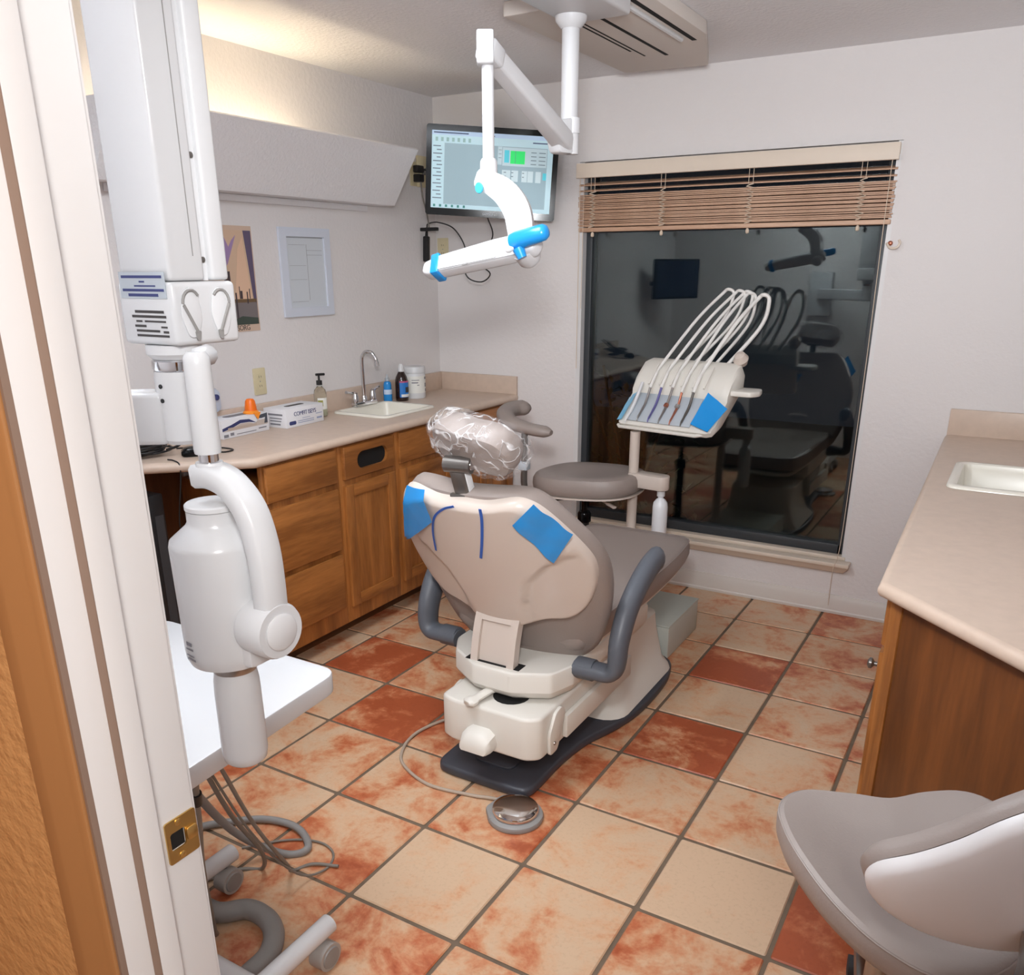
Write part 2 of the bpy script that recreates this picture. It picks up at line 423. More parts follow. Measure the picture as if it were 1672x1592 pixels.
# door frame: jamb, stop, casing, strike
door = NB(); box(door, DX0, 2.19, -1.3446, -1.231, -.005, DZ, .001)
door = struct('door_1', door, 'trim', label='white painted door jamb at the doorway')
bm = NB(); box(bm, 3.05, DX1, -1.3446, -1.231, -.005, DZ, .001); ob('jamb', bm, 'trim', door)
bm = NB(); box(bm, DX0, DX1, -1.3446, -1.231, DZ - .01, DZ, .001); ob('head_jamb', bm, 'trim', door)
bm = NB()
prism(bm, rpoly([(2.19, -1.309), (2.201, -1.307), (2.201, -1.282), (2.19, -1.279)], .002, 2), -.005, DZ - .012); ds = ob('door_stop', bm, 'trim', door)
bm = NB(); prism(bm, [(2.1905, -1.3102), (2.2008, -1.3082), (2.2008, -1.3072), (2.1905, -1.3092)], -.004, DZ - .013); ob('stop_shade', bm, 'trimshade', ds)  # thin brown strip standing in for shade behind the stop
bm = NB(); box(bm, 2.1800, 2.1902, -1.3455, -1.3385, -.004, DZ - .012); ob('jamb_shade', bm, 'trimshade', door)  # brown strip standing in for the shaded groove at the casing
bm = NB()
prism(bm, rpoly([(2.129, -1.3446), (2.133, -1.361), (2.150, -1.3595), (2.177, -1.3515), (2.187, -1.3495), (2.187, -1.3446)], .002, 2), -.005, DZ + .05)
ob('casing', bm, 'tanpaint', door)
bm = NB(); prism(bm, rpoly([(3.053, -1.3446), (3.053, -1.3515), (3.11, -1.361), (3.112, -1.3446)], .002, 2), -.005, DZ + .05); ob('casing', bm, 'tanpaint', door)
bm = NB()
prism(bm, rpoly([(2.129, -1.231), (2.186, -1.231), (2.186, -1.225), (2.14, -1.217), (2.131, -1.219)], .002, 2), -.005, DZ + .05); ob('casing', bm, 'trim', door)
# strike plate, let into the jamb, with its curved lip towards the room
sp = NB()
zc = 1.018
mxs = frame((2.1905, -1.25, zc), (0, 1, 0), (0, 0, 1), (1, 0, 0))
hole = rrect(-.016, .003, -.011, .011, .003, 3)
out = rrect(-.021, .019, -.0265, .0265, .003, 3)
# ring plate: outer loop to hole loop (same vertex count)
rings = [[mxs @ V((p[0], p[1], .0)) for p in out], [mxs @ V((p[0], p[1], .0018)) for p in out], [mxs @ V((p[0], p[1], .0018)) for p in hole], [mxs @ V((p[0], p[1], .0)) for p in hole]]
loft(sp, rings, False, False)
strike = ob('strike_plate', sp, 'brass', door); strike['label'] = 'brass strike plate'
bm = NB(); box(bm, -.0145, .002, -.0095, .0095, -.0005, .0004, mx=mxs); ob('latch_hole', bm, 'void', strike)
bm = NB(); prism(bm, rrect(.0035, .018, -.008, .008, .004, 3), .0018, .0045, mx=mxs, bev=.0012); ob('lip', bm, 'brass', strike)
for q in (-.021, .021):
    bm = NB(); lathe(bm, [(.0042, .0018), (.0042, .0024), (.003, .003)], mxs @ T(-.004, q, 0), 10); ob('screw', bm, 'brass', strike)
# hall behind the camera
bm = NB(); box(bm, .8, 4.4, -3.1, -1.231, -.06, -.005); struct('floor_hall', bm, 'grout')
bm = NB(); box(bm, .8, 4.4, -3.2, -3.1, -.06, HC); struct('wall_hall_far', bm, 'orange')
bm = NB(); box(bm, .8, 4.4, -3.2, -1.338, HC + .02, HC + .1); struct('ceiling_hall', bm, 'ceil')
bm = NB(); box(bm, .7, .8, -3.2, -1.345, -.06, HC + .1); struct('wall_hall_left', bm, 'orange')
bm = NB(); box(bm, 4.4, 4.5, -3.2, -1.345, -.06, HC + .1); struct('wall_hall_right', bm, 'orange')
# baseboard under the window
bm = NB()
prof = [(YB, 0), (YB - .016, 0), (YB - .018, .012), (YB - .013, .018), (YB - .013, .068), (YB - .008, .080), (YB - .005, .092), (YB, .094)]
loft(bm, [[V((x, p[0], p[1])) for p in prof] for x in (.50, 2.70)]); struct('baseboard_back', bm, 'basew')

# ------------------------------------------------------------------ window
bm = NB()
GX0, GX1, GZ0, GZ1 = .905, 2.300, .305, 2.07
fy0, fy1 = 2.435, 2.51
box(bm, GX0 - .012, GX0 + .022, fy0, fy1, GZ0 - .02, GZ1, .003); box(bm, GX1 - .022, GX1 + .012, fy0, fy1, GZ0 - .02, GZ1, .003)
box(bm, GX0, GX1, fy0, fy1, GZ0 - .02, GZ0 + .028, .003); box(bm, GX0, GX1, fy0, fy1, GZ1 - .03, GZ1 + .01, .003)
win = struct('window_1', bm, 'frameb', label='tall dark-framed fixed window reflecting the room at night')
for yy in (2.462, 2.482):
    bm = NB(); box(bm, GX0 + .015, GX1 - .015, yy, yy + .004, GZ0 + .02, GZ1 - .02); ob('glass_pane', bm, 'glass', win, smooth=0)
bm = NB()
box(bm, WX0, GX0 - .010, YB + .001, fy1, WZ0 + .018, WZ1 - .002); box(bm, GX1 + .010, WX1, YB + .001, fy1, WZ0 + .018, WZ1 - .002); box(bm, WX0, WX1, fy0 - .0, fy1, GZ1 + .008, WZ1)
ob('jamb_liner', bm, 'trim', win)
bm = NB(); box(bm, WX0 - .025, WX1 + .028, 2.328, YB - .0005, .252, .272, .004); box(bm, WX0 + .001, WX1 - .001, YB, fy0 + .01, WZ0 - .0, WZ0 + .018, .002); ob('sill', bm, 'cream', win)
bm = NB()
ap = [(YB, .214), (2.372, .214), (2.346, .243), (2.342, .252), (YB, .252)]
rings = []
for x, k in ((WX0 - .018, 0), (WX1 + .022, 0)): rings.append([V((x + (0 if p[1] > .24 else (.02 if x < 1 else -.022)), p[0], p[1])) for p in ap])
loft(bm, rings); ob('apron', bm, 'cream', win)
bm = NB(); box(bm, GX0 - .020, GX0 - .013, 2.400, 2.434, 1.00, 1.05, .002); ob('latch', bm, 'copper', win)
# outside in the dark: ground and two shrubs
bm = NB(); box(bm, -3, 6, YB + .14, 9, -.25, -.2); struct('ground', bm, 'ground')
def shrub(loc, h, r, seed, label):
    rs = random.Random(seed); t = thing('shrub', loc, label, 'shrub', 'shrubs outside the window')
    b = NB()
    for k in range(5): a = k * 1.3; tube(b, spl([V(loc), V(loc) + V((math.cos(a) * r * .3, math.sin(a) * r * .3, h * .5)), V(loc) + V((math.cos(a) * r * .7, math.sin(a) * r * .7, h * .9))], 4), .01, 5)
    ob('stem', b, 'oakdark', t)
    b = NB()
    for k in range(420):
        a = rs.uniform(0, 2 * PI); q = r * math.sqrt(rs.random()); z = rs.uniform(.1, 1) * h * (1 - .35 * (q / r) ** 2)
        mx = T(loc[0] + q * math.cos(a), loc[1] + q * math.sin(a), loc[2] + z) @ RZ(rs.uniform(0, 6)) @ RX(rs.uniform(-1, 1))
        s = rs.uniform(.03, .055)
        vs = [b.verts.new(mx @ V(p)) for p in ((0, -s, 0), (s * .4, 0, .006), (0, s, 0), (-s * .4, 0, .006))]; b.faces.new(vs)
    ob('foliage', b, 'leaf', t, kind='stuff')
shrub((.75, 3.5, -.2), 1.3, .5, 1, 'dark leafy shrub outside the left side of the window')

# ------------------------------------------------------------------ raised wood blind
bl = thing('window_blind', (1.595, 2.40, 1.76), 'tan wooden slat blind raised to the top of the window', 'blind')
BX0, BX1 = .874, 2.322
bm = NB(); prism(bm, rpoly([(2.352, 2.008), (2.362, 2.006), (2.362, 2.072), (2.352, 2.072)], .003, 2), BX0 - .004, BX1 + .002, mx=frame((0, 0, 0), (0, 1, 0), (0, 0, 1), (1, 0, 0))); ob('headrail_valance', bm, 'cream', bl)
bm = NB(); box(bm, BX0, BX1, 2.380, 2.430, 2.03, 2.070, .002); ob('headrail', bm, 'cream', bl)
b = NB(); prism(b, rpoly([(-.0245, -.0028), (0, -.0012), (.0245, -.0028), (.0245, .0030), (0, .0046), (-.0245, .0030)], .001, 2), BX0 - 1.598, BX1 - 1.598, mx=frame((0, 0, 0), (0, 1, 0), (0, 0, 1), (1, 0, 0)))
bmesh.ops.recalc_face_normals(b, faces=b.faces); sm = bpy.data.meshes.new('slat'); b.to_mesh(sm); b.free(); sm.materials.append(M['slat'])
rb = random.Random(11)
zs = [1.982, 1.954] + [1.790 + k * .0077 for k in range(19)]
for k, z in enumerate(zs):
    o = bpy.data.objects.new('slat', sm); COL.objects.link(o)
    o.location = (1.598 + rb.uniform(-.003, .003), 2.404 + rb.uniform(-.003, .003), z); o.rotation_euler = (rb.uniform(-.06, .06) + (.22 if k < 2 else 0), rb.uniform(-.0012, .0012), 0)
    attach(o, bl)
bm = NB(); box(bm, BX0, BX1, 2.377, 2.428, 1.764, 1.784, .004); ob('bottom_rail', bm, 'slat', bl)
for x in (.955, 1.315, 1.725, 2.195):
    b = NB()
    rr = random.Random(int(x * 100))
    for dx in (-.010, .010): tube(b, [(x + dx, 2.366, 2.03), (x + dx, 2.366, 1.945)], .0013, 5)
    zig = [V((x + (-.020 if k % 2 else .020) * rr.uniform(.5, 1), 2.366 + rr.uniform(-.003, .002), 1.945 - k * .0085)) for k in range(20)]
    tube(b, spl(zig, 2), .0023, 5); ob('ladder_cord', b, 'cord', bl)
    b = NB(); lathe(b, [(.003, .012), (.008, .004), (.008, -.008), (.003, -.012)], T(x, 2.374, 1.752), 10); ob('cord_button', b, 'cord', bl)
b = NB(); tube(b, spl([(2.300, 2.362, 2.02), (2.300, 2.362, 1.72), (2.304, 2.370, 1.2), (2.303, 2.37, .5), (2.30, 2.345, .30), (2.29, 2.318, .24), (2.285, 2.35, .05)], 6), .0016, 5); ob('lift_cord', b, 'cord', bl)
b = NB(); tube(b, [(.885, 2.366, 2.03), (.884, 2.371, 1.1)], .0022, 6); ob('tilt_wand', b, 'cord', bl)
b = NB(); tube(b, [(.905, 2.371, 2.03), (.902, 2.371, 1.4)], .0014, 5); ob('tilt_cord', b, 'cord', bl)
ck = thing('cord_hook', (2.345, 2.39, 1.68), 'small pale cord hook on the wall right of the window', 'hook')
b = NB(); tube(b, spl([(2.318, 2.388, 1.69), (2.335, 2.37, 1.672), (2.362, 2.362, 1.672), (2.372, 2.366, 1.69), (2.366, 2.37, 1.702)], 5), .005, 7); ob('hook', b, 'cream', ck)
b = NB(); lathe(b, [(.010, 0), (.010, .006), (.004, .010)], axisframe((2.332, YB - .0005, 1.69), (0, -1, 0)), 10); ob('plate', b, 'copper', ck)

# ------------------------------------------------------------------ light cove on the left wall
cv = thing('light_cove', (0, 1.08, 1.895), 'sloping plaster light cove glowing warm along the left wall', 'cove')
y0, y1 = .256, 1.90
pf = [(.100, 1.888), (.256, 2.126), (.240, 2.134), (.082, 1.902)]
b = NB(); loft(b, [[V((p[0], y, p[1])) for p in pf] for y in (y0, y1)]); ob('front_panel', b, 'ceil', cv, smooth=0)
b = NB(); box(b, .001, .090, y0, y1, 1.888, 1.903); ob('bottom_panel', b, 'ceil', cv, smooth=0)
for ya, yb in ((y0, y0 + .012), (y1 - .012, y1)):
    b = NB(); loft(b, [[V((p[0], y, p[1])) for p in ((.001, 1.903), (.083, 1.903), (.238, 2.132), (.001, 2.132))] for y in (ya, yb)]); ob('end_panel', b, 'ceil', cv, smooth=0)
b = NB(); box(b, .001, .012, y0 + .1, y1 - .1, 1.86, 1.888, .003); ob('ledger_strip', b, 'ceil', cv)
mt = mat('fluorescent_tube', (255, 240, 205), .4, emit=(255, 236, 200), estr=19)
b = NB(); tube(b, [(.085, .36, 1.975), (.085, 1.34, 1.975)], .013, 12); ob('lamp_tube', b, mt, cv)
b = NB(); box(b, .06, .11, .33, 1.37, 1.93, 1.955, .003); box(b, .07, .10, .335, .36, 1.95, 1.995, .003); box(b, .07, .10, 1.34, 1.365, 1.95, 1.995, .003); ob('lamp_holder', b, 'white', cv)

# ------------------------------------------------------------------ ceiling: slotted panel, added fill panel
ac = thing('ceiling_vent_panel', (1.45, 1.6, HC), 'beige ceiling panel with long black slots above the window wall', 'vent')
poly = [(1.19, 1.12), (1.705, 1.12), (1.705, 1.70), (1.55, 2.20), (1.19, 2.16)]
b = NB(); prism(b, rpoly(poly, .012, 3), HC - .045, HC - .0005, bev=.004); ob('panel', b, 'acbeige', ac)
for x0, x1, ya, yb, c in ((1.365, 1.372, 1.13, 1.80, 'void'), (1.385, 1.391, 1.13, 1.90, 'void'), (1.462, 1.476, 1.13, 1.93, 'void'), (1.592, 1.600, 1.13, 1.70, 'void'), (1.632, 1.650, 1.13, 1.76, 'void')):
    b = NB(); box(b, x0, x1, ya, yb, HC - .0462, HC - .040); ob('slot', b, c, ac)
b = NB(); tube(b, [(1.612, 1.14, HC - .052), (1.612, 1.70, HC - .052)], .008, 8); ob('rod', b, 'white', ac)
mf = mat('fill_panel_diffuser', (250, 248, 244), .5, emit=(242, 248, 255), estr=12.2)  # glow of an unseen panel added to fill the room from above
for fx_, fy_, lab_ in ((1.38, -.38, 'added white fill panel glowing out of view above the dental chair'),):
    fx = thing('ceiling_fill_panel', (fx_, fy_, HC), lab_, 'light')
    b = NB(); box(b, fx_ - .30, fx_ + .30, fy_ - .60, fy_ + .60, HC - .05, HC - .0005, .006); ob('housing', b, 'white', fx)
    b = NB(); box(b, fx_ - .275, fx_ + .275, fy_ - .575, fy_ + .575, HC - .062, HC - .049, .003); ob('diffuser', b, mf, fx)

# ================================================================== LEFT COUNTER
FX = .488                                   # face of the left cabinets
def panel_front(name, par, y0, y1, z0, z1, x=FX, t=.018, m='oakH', groove=False):
    b = NB()
    mx = frame((x, 0, 0), (0, 1, 0), (0, 0, 1), (1, 0, 0))
    prism(b, [(y0, z0), (y1, z0), (y1, z1), (y0, z1)], .0005, t, mx=mx, bev=.006, seg=2)
    return ob(name, b, m, par)
def door_front(par, y0, y1, z0, z1, x=FX):
    mx = frame((x, 0, 0), (0, 1, 0), (0, 0, 1), (1, 0, 0)); s = .052
    d = NB(); prism(d, [(y0 + .004, z0 + .004), (y1 - .004, z0 + .004), (y1 - .004, z1 - .004), (y0 + .004, z1 - .004)], .0005, .010, mx=mx, bev=.002); d = ob('door', d, 'oakV', par)
    for nm, m_, a in (('stile', 'oakV', (y0, y0 + s, z0, z1)), ('stile', 'oakV', (y1 - s, y1, z0, z1)), ('rail', 'oakH', (y0 + s + .0004, y1 - s - .0004, z0, z0 + s)), ('rail', 'oakH', (y0 + s + .0004, y1 - s - .0004, z1 - s, z1))):
        b = NB(); prism(b, [(a[0], a[2]), (a[1], a[2]), (a[1], a[3]), (a[0], a[3])], .0004, .019, mx=mx, bev=.004, seg=2); ob(nm, b, m_, d)
    return d
def cab(y0, y1, label):
    t = thing('base_cabinet', (.25, (y0 + y1) / 2, 0), label, 'cabinet', 'oak base cabinets under the left counter')
    b = NB(); box(b, .02, FX - .0202, y0 + .0008, y1 - .0008, .10, .80, .001); ob('body', b, 'oakV', t)
    b = NB(); box(b, FX - .02, FX, y0 + .0008, y1 - .0008, .10, .9015, .001); ob('face_frame', b, 'oakV', t)
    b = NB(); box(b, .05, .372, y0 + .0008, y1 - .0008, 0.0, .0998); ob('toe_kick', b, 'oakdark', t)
    return t
YA, YBc, YC, YD, YE = .495, .925, 1.312, 1.775, 2.388
c1 = cab(YA, YBc, 'oak cabinet with three stacked drawers at the left end of the row')
panel_front('drawer', c1, YA + .008, .900, .750, .892); panel_front('drawer', c1, YA + .008, .900, .455, .722); panel_front('drawer', c1, YA + .008, .900, .185, .432)
c2 = cab(YBc, YC, 'oak cabinet with an oval waste slot cut above its door')
# front with oval opening: ring of outline to slot
b = NB(); mx = frame((FX, 0, 0), (0, 1, 0), (0, 0, 1), (1, 0, 0))
o1 = rrect(.947, 1.285, .750, .892, .004, 6); o2 = rrect(1.030, 1.238, .782, .858, .037, 6)
loft(b, [[mx @ V((p[0], p[1], h)) for p in o] for o, h in ((o1, .0005), (o1, .014), ([(p[0] * .985 + 1.116 * .015, p[1] * .96 + .821 * .04) for p in o1], .018), (o2, .018), (o2, .0005))], False, False)
sf = ob('slot_front', b, 'oakH', c2)
b = NB(); prism(b, o2, .0006, .003, mx=mx); ob('slot_opening', b, 'void', sf)
door_front(c2, .945, 1.287, .172, .724)
c3 = cab(YC, YD, 'oak cabinet with one drawer and one door below the sink end')
panel_front('drawer', c3, 1.332, 1.752, .750, .892); door_front(c3, 1.330, 1.752, .172, .724)
c4 = cab(YD, YE, 'oak corner cabinet half hidden behind the dental chair')
panel_front('drawer', c4, 1.795, 2.36, .750, .892); door_front(c4, 1.795, 2.075, .172, .724); door_front(c4, 2.080, 2.36, .172, .724)
# counter
ZC, ZT = .902, .940
ct = thing('left_counter', (.25, 1.2, ZC), 'beige laminate counter with backsplash along the left wall', 'counter')
b = NB()
prism(b, [(.022, .02), (.055, .02), (.505, .455), (.505, 1.392), (.022, 1.392)], ZC, ZT)
box(b, .022, .085, 1.392, 1.768, ZC, ZT); box(b, .375, .505, 1.392, 1.768, ZC, ZT); box(b, .022, .505, 1.768, 2.370, ZC, ZT)
ob('top', b, 'lam', ct)
b = NB()
n = 6; zc = (ZC + ZT) / 2; r = (ZT - ZC) / 2
def nose(p, d): return [V((p[0] + d[0] * (.0 + r * math.cos(a)), p[1] + d[1] * (r * math.cos(a)), zc + r * math.sin(a))) for a in [-PI / 2 + PI * k / 10 for k in range(11)]]
q = math.sqrt(.5)
loft(b, [nose((.505, 2.389), (1, 0)), nose((.505, .455), (1.0, -.2)), nose((.505, .455), (q * 1.1, -q * 1.1)), nose((.055, .02), (q, -q))], True, True, closed=True)
ob('front_edge', b, 'lam', ct)
b = NB(); box(b, .0006, .021, .02, 2.3915, ZC, 1.036, .003); box(b, .021, .520, 2.3715, 2.3915, ZC, 1.036, .003); ob('backsplash', b, 'lam', ct)
# knee space under the angled end: side board, tower computer, cables
kp = thing('counter_end_panel', (.03, .05, 0), 'narrow brown wood panel under the angled counter end', 'panel')
b = NB(); box(b, .022, .20, .150, .170, 0, ZC - .0006, .002); ob('board', b, 'oakin', kp); b = NB(); box(b, .0012, .012, .02, .512, 0.0008, ZC - .001); ob('back_board', b, 'oakin', kp); b = NB(); box(b, .18, .205, .146, .174, 0, ZC - .0006, .003); ob('edge_trim', b, 'oakH', kp)
pc = thing('tower_computer', (.20, .30, 0), 'black tower computer standing under the counter behind the X-ray head', 'computer')
b = NB(); box(b, .045, .235, .182, .245, .02, .82, .010); ob('case', b, 'black', pc)
b = NB(); box(b, .2352, .2365, .195, .232, .10, .74); ob('front_grille', b, 'rubber', pc)
b = NB(); box(b, .05, .075, .175, .252, .0008, .0195, .002); ob('foot', b, 'black', pc)
b = NB(); box(b, .20, .225, .175, .252, .0008, .0195, .002); ob('foot', b, 'black', pc)

# ------------------------------------------------------------------ left sink and tap
sk = thing('left_sink', (.23, 1.58, ZT), 'white drop-in sink set in the left counter', 'sink')
def sink(par, x0, x1, y0, y1, zt, depth, rim=.025, r=.04):
    b = NB(); o = rrect(x0, x1, y0, y1, r, 5)
    def ins(d): return rrect(x0 + d, x1 - d, y0 + d, y1 - d, max(.012, r - d * .4), 5)
    rr = [(0, .0008), (.001, .006), (.005, .010), (rim - .006, .011), (rim, .007), (rim + .004, -.01), (rim + .012, -depth * .7), (rim + .035, -depth), (rim + .09, -depth - .002)]
    loft(b, [[V((p[0], p[1], zt + h)) for p in ins(d)] for d, h in rr], False, True)
    ob('basin', b, 'sink', par)
    b = NB(); lathe(b, [(.022, 0), (.022, .003), (.012, .001)], T((x0 + x1) / 2, (y0 + y1) / 2, zt - depth - .0018), 16); ob('drain', b, 'chrome', par)
sink(sk, .062, .398, 1.372, 1.788, ZT, .10)
fc = thing('gooseneck_faucet', (.075, 1.60, ZT + .011), 'chrome gooseneck tap with two lever handles behind the left sink', 'faucet')
zf = ZT + .0105
b = NB(); box(b, .062, .10, 1.520, 1.690, zf, zf + .022, .008); ob('base', b, 'chrome', fc)
b = NB(); pts = [(.08, 1.605, zf + .02), (.08, 1.605, zf + .12), (.08, 1.605, zf + .215), (.085, 1.607, zf + .243), (.105, 1.612, zf + .262), (.132, 1.62, zf + .256), (.150, 1.626, zf + .23), (.155, 1.628, zf + .205)]
tube(b, spl(pts, 6), .0095, 12); ob('spout', b, 'chrome', fc)
b = NB(); lathe(b, [(.016, 0), (.015, .018), (.011, .028)], T(.08, 1.605, zf + .02), 14); lathe(b, [(.011, .0), (.012, .02)], axisframe((.1545, 1.6275, zf + .215), (.06, .03, -1)), 12); ob('collar', b, 'chrome', fc)
for s, yy in ((-1, 1.538), (1, 1.672)):
    b = NB(); lathe(b, [(.017, 0), (.016, .03), (.012, .04), (.012, .05)], T(.08, yy, zf + .02), 14)
    h = ob('handle', b, 'chrome', fc)
    b = NB(); tube(b, spl([(.08, yy, zf + .066), (.075, yy + s * .03, zf + .072), (.075, yy + s * .06, zf + .078)], 4), [.009] + [.0065] * 7 + [.008], 8); ob('lever', b, 'chrome', h)

# ================================================================== RIGHT COUNTER
RZ0, RZ1, RF = .878, .915, 2.712
rc = thing('right_counter', (3.0, 1.2, RZ0), 'beige laminate counter with a cut-off corner at the right', 'counter')
b = NB()
prism(b, [(2.6972, 1.345), (2.715, .285), (3.3485, -.335), (3.3485, 1.345)], RZ0, RZ1)
prism(b, [(2.6905, 1.745), (2.6972, 1.345), (2.77, 1.345), (2.77, 1.745)], RZ0, RZ1); box(b, 3.14, 3.3485, 1.345, 1.745, RZ0, RZ1); prism(b, [(2.680, 2.372), (2.6905, 1.745), (3.3485, 1.745), (3.3485, 2.372)], RZ0, RZ1)
ob('top', b, 'lam', rc)
b = NB(); zc = (RZ0 + RZ1) / 2; r = (RZ1 - RZ0) / 2
loft(b, [nose((2.680, 2.371), (-1, 0)), nose((2.715, .285), (-1, -.3)), nose((2.715, .285), (-q * .9, -q * .9)), nose((3.3485, -.335), (-q, -q))], True, True)
ob('front_edge', b, 'lam', rc)
b = NB(); box(b, 2.668, 3.3485, 2.372, 2.3915, RZ0, 1.024, .003); box(b, 3.33, 3.3492, -.30, 2.372, RZ1 + .0004, 1.024, .003); ob('backsplash', b, 'lam', rc)
sr = thing('right_sink', (2.95, 1.55, RZ1), 'white drop-in sink at the right edge of the picture', 'sink')
sink(sr, 2.748, 3.16, 1.325, 1.765, RZ1, .12, rim=.03)
cr = thing('right_cabinet', (3.0, 1.2, 0), 'oak cabinet with an angled end panel under the right counter', 'cabinet')
b = NB(); prism(b, [(2.757, 2.388), (2.757, .335), (3.346, -.24), (3.346, 2.388)], .10, .77); ob('body', b, 'oakV', cr)
b = NB(); box(b, 2.735, 2.7565, .327, 2.388, .10, RZ0 - .0006); ob('face_frame', b, 'oakV', cr)
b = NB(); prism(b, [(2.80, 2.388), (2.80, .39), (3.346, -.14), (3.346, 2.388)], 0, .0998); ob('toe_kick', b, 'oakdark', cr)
b = NB(); d = V((.611, -.597, 0)).normalized(); nrm = V((-d.y, d.x, 0)) * -1
mxp = frame((2.735, .327, 0), d, (0, 0, 1), d.cross(V((0, 0, 1))))
def pbox(x0, x1, z0, z1, t0, t1, bev=.001): 
    b = NB(); prism(b, [(x0, z0), (x1, z0), (x1, z1), (x0, z1)], t0, t1, mx=mxp, bev=bev); return b
sgn = 1 if mxp.col[2].to_3d().dot(V((-1, -1, 0))) > 0 else -1
ob('end_panel', pbox(.036, .853, .10, RZ0 - .001, 0, sgn * .006), 'oakR', cr)
ob('stile', pbox(-.004, .034, .10, RZ0 - .001, 0, sgn * .009), 'oakV', cr)
for ya, yb in ((.345, .83), (.84, 1.36), (1.37, 1.87), (1.88, 2.38)):
    for k, (za, zb) in enumerate(((.735, .868), (.12, .715))):
        b = NB(); prism(b, [(ya, za), (yb, za), (yb, zb), (ya, zb)], 0.0005, .02, mx=frame((2.735, 0, 0), (0, 1, 0), (0, 0, 1), (-1, 0, 0)), bev=.005)
        dd = ob('drawer' if k == 0 else 'door', b, 'oakV', cr)
        b = NB(); lathe(b, [(.006, 0), (.006, .010), (.014, .016), (.014, .022), (.008, .026)], axisframe((2.7145, (ya + yb) / 2 if k == 0 else ya + .05, .80 if k == 0 else .66), (-1, 0, 0)), 12); ob('knob', b, 'gunm', dd)

# ================================================================== DENTAL CHAIR
CX = 1.60
ch = thing('dental_chair', (CX, .85, 0), 'taupe dental chair with ivory back shell and slate armrests in the middle of the room', 'dental chair')
def mir(h): return h + [(-u, v) for u, v in reversed(h) if abs(u) > 1e-6]
def sl2(pts, n=5): return [(p.x, p.y) for p in spl([(a, b, 0) for a, b in pts], n, closed=True)]
# floor plate
half = [(0, .262), (.13, .264), (.172, .285), (.182, .34), (.182, .50), (.20, .66), (.245, .80), (.275, .95), (.280, 1.15), (.262, 1.32), (.20, 1.44), (0, 1.47)]
b = NB(); prism(b, sl2(mir([(u, v) for u, v in half]), 4), .0008, .036, mx=T(CX, 0, 0), bev=.012, seg=3); ob('floor_plate', b, 'plate', ch)
b = NB(); prism(b, rrect(CX - .075, CX + .075, .34, .9, .03, 4), .0362, .046, bev=.004); ob('plate_rib', b, 'plate', ch)
# base cover rising from the plate
b = NB(); rings = []
for f, z, ya, yb in ((.258, .0362, .80, 1.40), (.252, .05, .82, 1.40), (.225, .085, .87, 1.39), (.20, .14, .90, 1.38), (.19, .22, .92, 1.36), (.19, .285, .96, 1.34), (.17, .30, 1.0, 1.30)):
    rings.append([V((p[0], p[1], z)) for p in rrect(CX - f, CX + f, ya, yb, .09 if z < .1 else .05, 5)])
loft(b, rings); ob('base_cover', b, 'equip', ch)
# lift link box
b = NB(); prism(b, rpoly([(1.452, .275), (1.50, .255), (1.775, .255), (1.815, .285), (1.815, .90), (1.452, .90)], .018, 3), .150, .300, bev=.012, seg=3); ob('lift_housing', b, 'equip', ch)
b = NB()
prof = [(-.052, .165), (.052, .165), (.058, .185), (.052, .215), (.030, .232), (-.030, .232), (-.052, .215), (-.058, .185)]
loft(b, [[V((CX + .015 + p[0] * k, y, .165 + (p[1] - .165) * kk)) for p in prof] for y, k, kk in ((.256, 1, 1.0), (.225, 1, .9), (.205, .9, .62), (.198, .8, .3))]); ob('bumper', b, 'equip', ch)
b = NB(); tube(b, spl([(1.605, .40, .318), (1.60, .33, .322), (1.585, .27, .315), (1.575, .235, .312)], 4), [.024] * 4 + [.018] * 5 + [.026] * 3 + [.015], 10, flat=.55); ob('release_lever', b, 'equip', ch)
b = NB(); lathe(b, [(.06, 0), (.06, .004)], T(1.66, .37, .3003), 20); ob('lever_recess', b, 'void', ch)
for s in (1, -1):
    xs = CX + .034 + s * .1815
    b = NB(); o = rpoly([(.325, .150), (.375, .150), (.405, .205), (.43, .27), (.40, .295), (.36, .285), (.322, .225)], .014, 3)
    prism(b, o, 0, s * .012, mx=frame((xs, 0, 0), (0, 1, 0), (0, 0, 1), (1, 0, 0)), bev=.003); lk = ob('side_link', b, 'equip', ch)
    b = NB(); lathe(b, [(.007, 0), (.006, .003)], axisframe((xs + s * .0122, .352, .185), (s, 0, 0)), 10); ob('bolt', b, 'steel', lk)
b = NB(); box(b, 1.815, 1.833, .43, .96, .165, .245, .004); ob('link_arm', b, 'equip', ch)
# seat carriage
o = rpoly([(1.385, .47), (1.435, .385), (1.545, .318), (1.685, .316), (1.80, .375), (1.832, .47), (1.835, 1.10), (1.38, 1.10)], .012, 3)
b = NB(); c0 = V((1.61, .72))
rings = [[V((c0.x + (p[0] - c0.x) * f, c0.y + (p[1] - c0.y) * f, z)) for p in o] for f, z in ((.91, .306), (.965, .322), (.99, .336), (1, .342), (1, .396), (.992, .404), (.975, .408))]
loft(b, rings); ob('carriage', b, 'equip', ch, smooth=22)
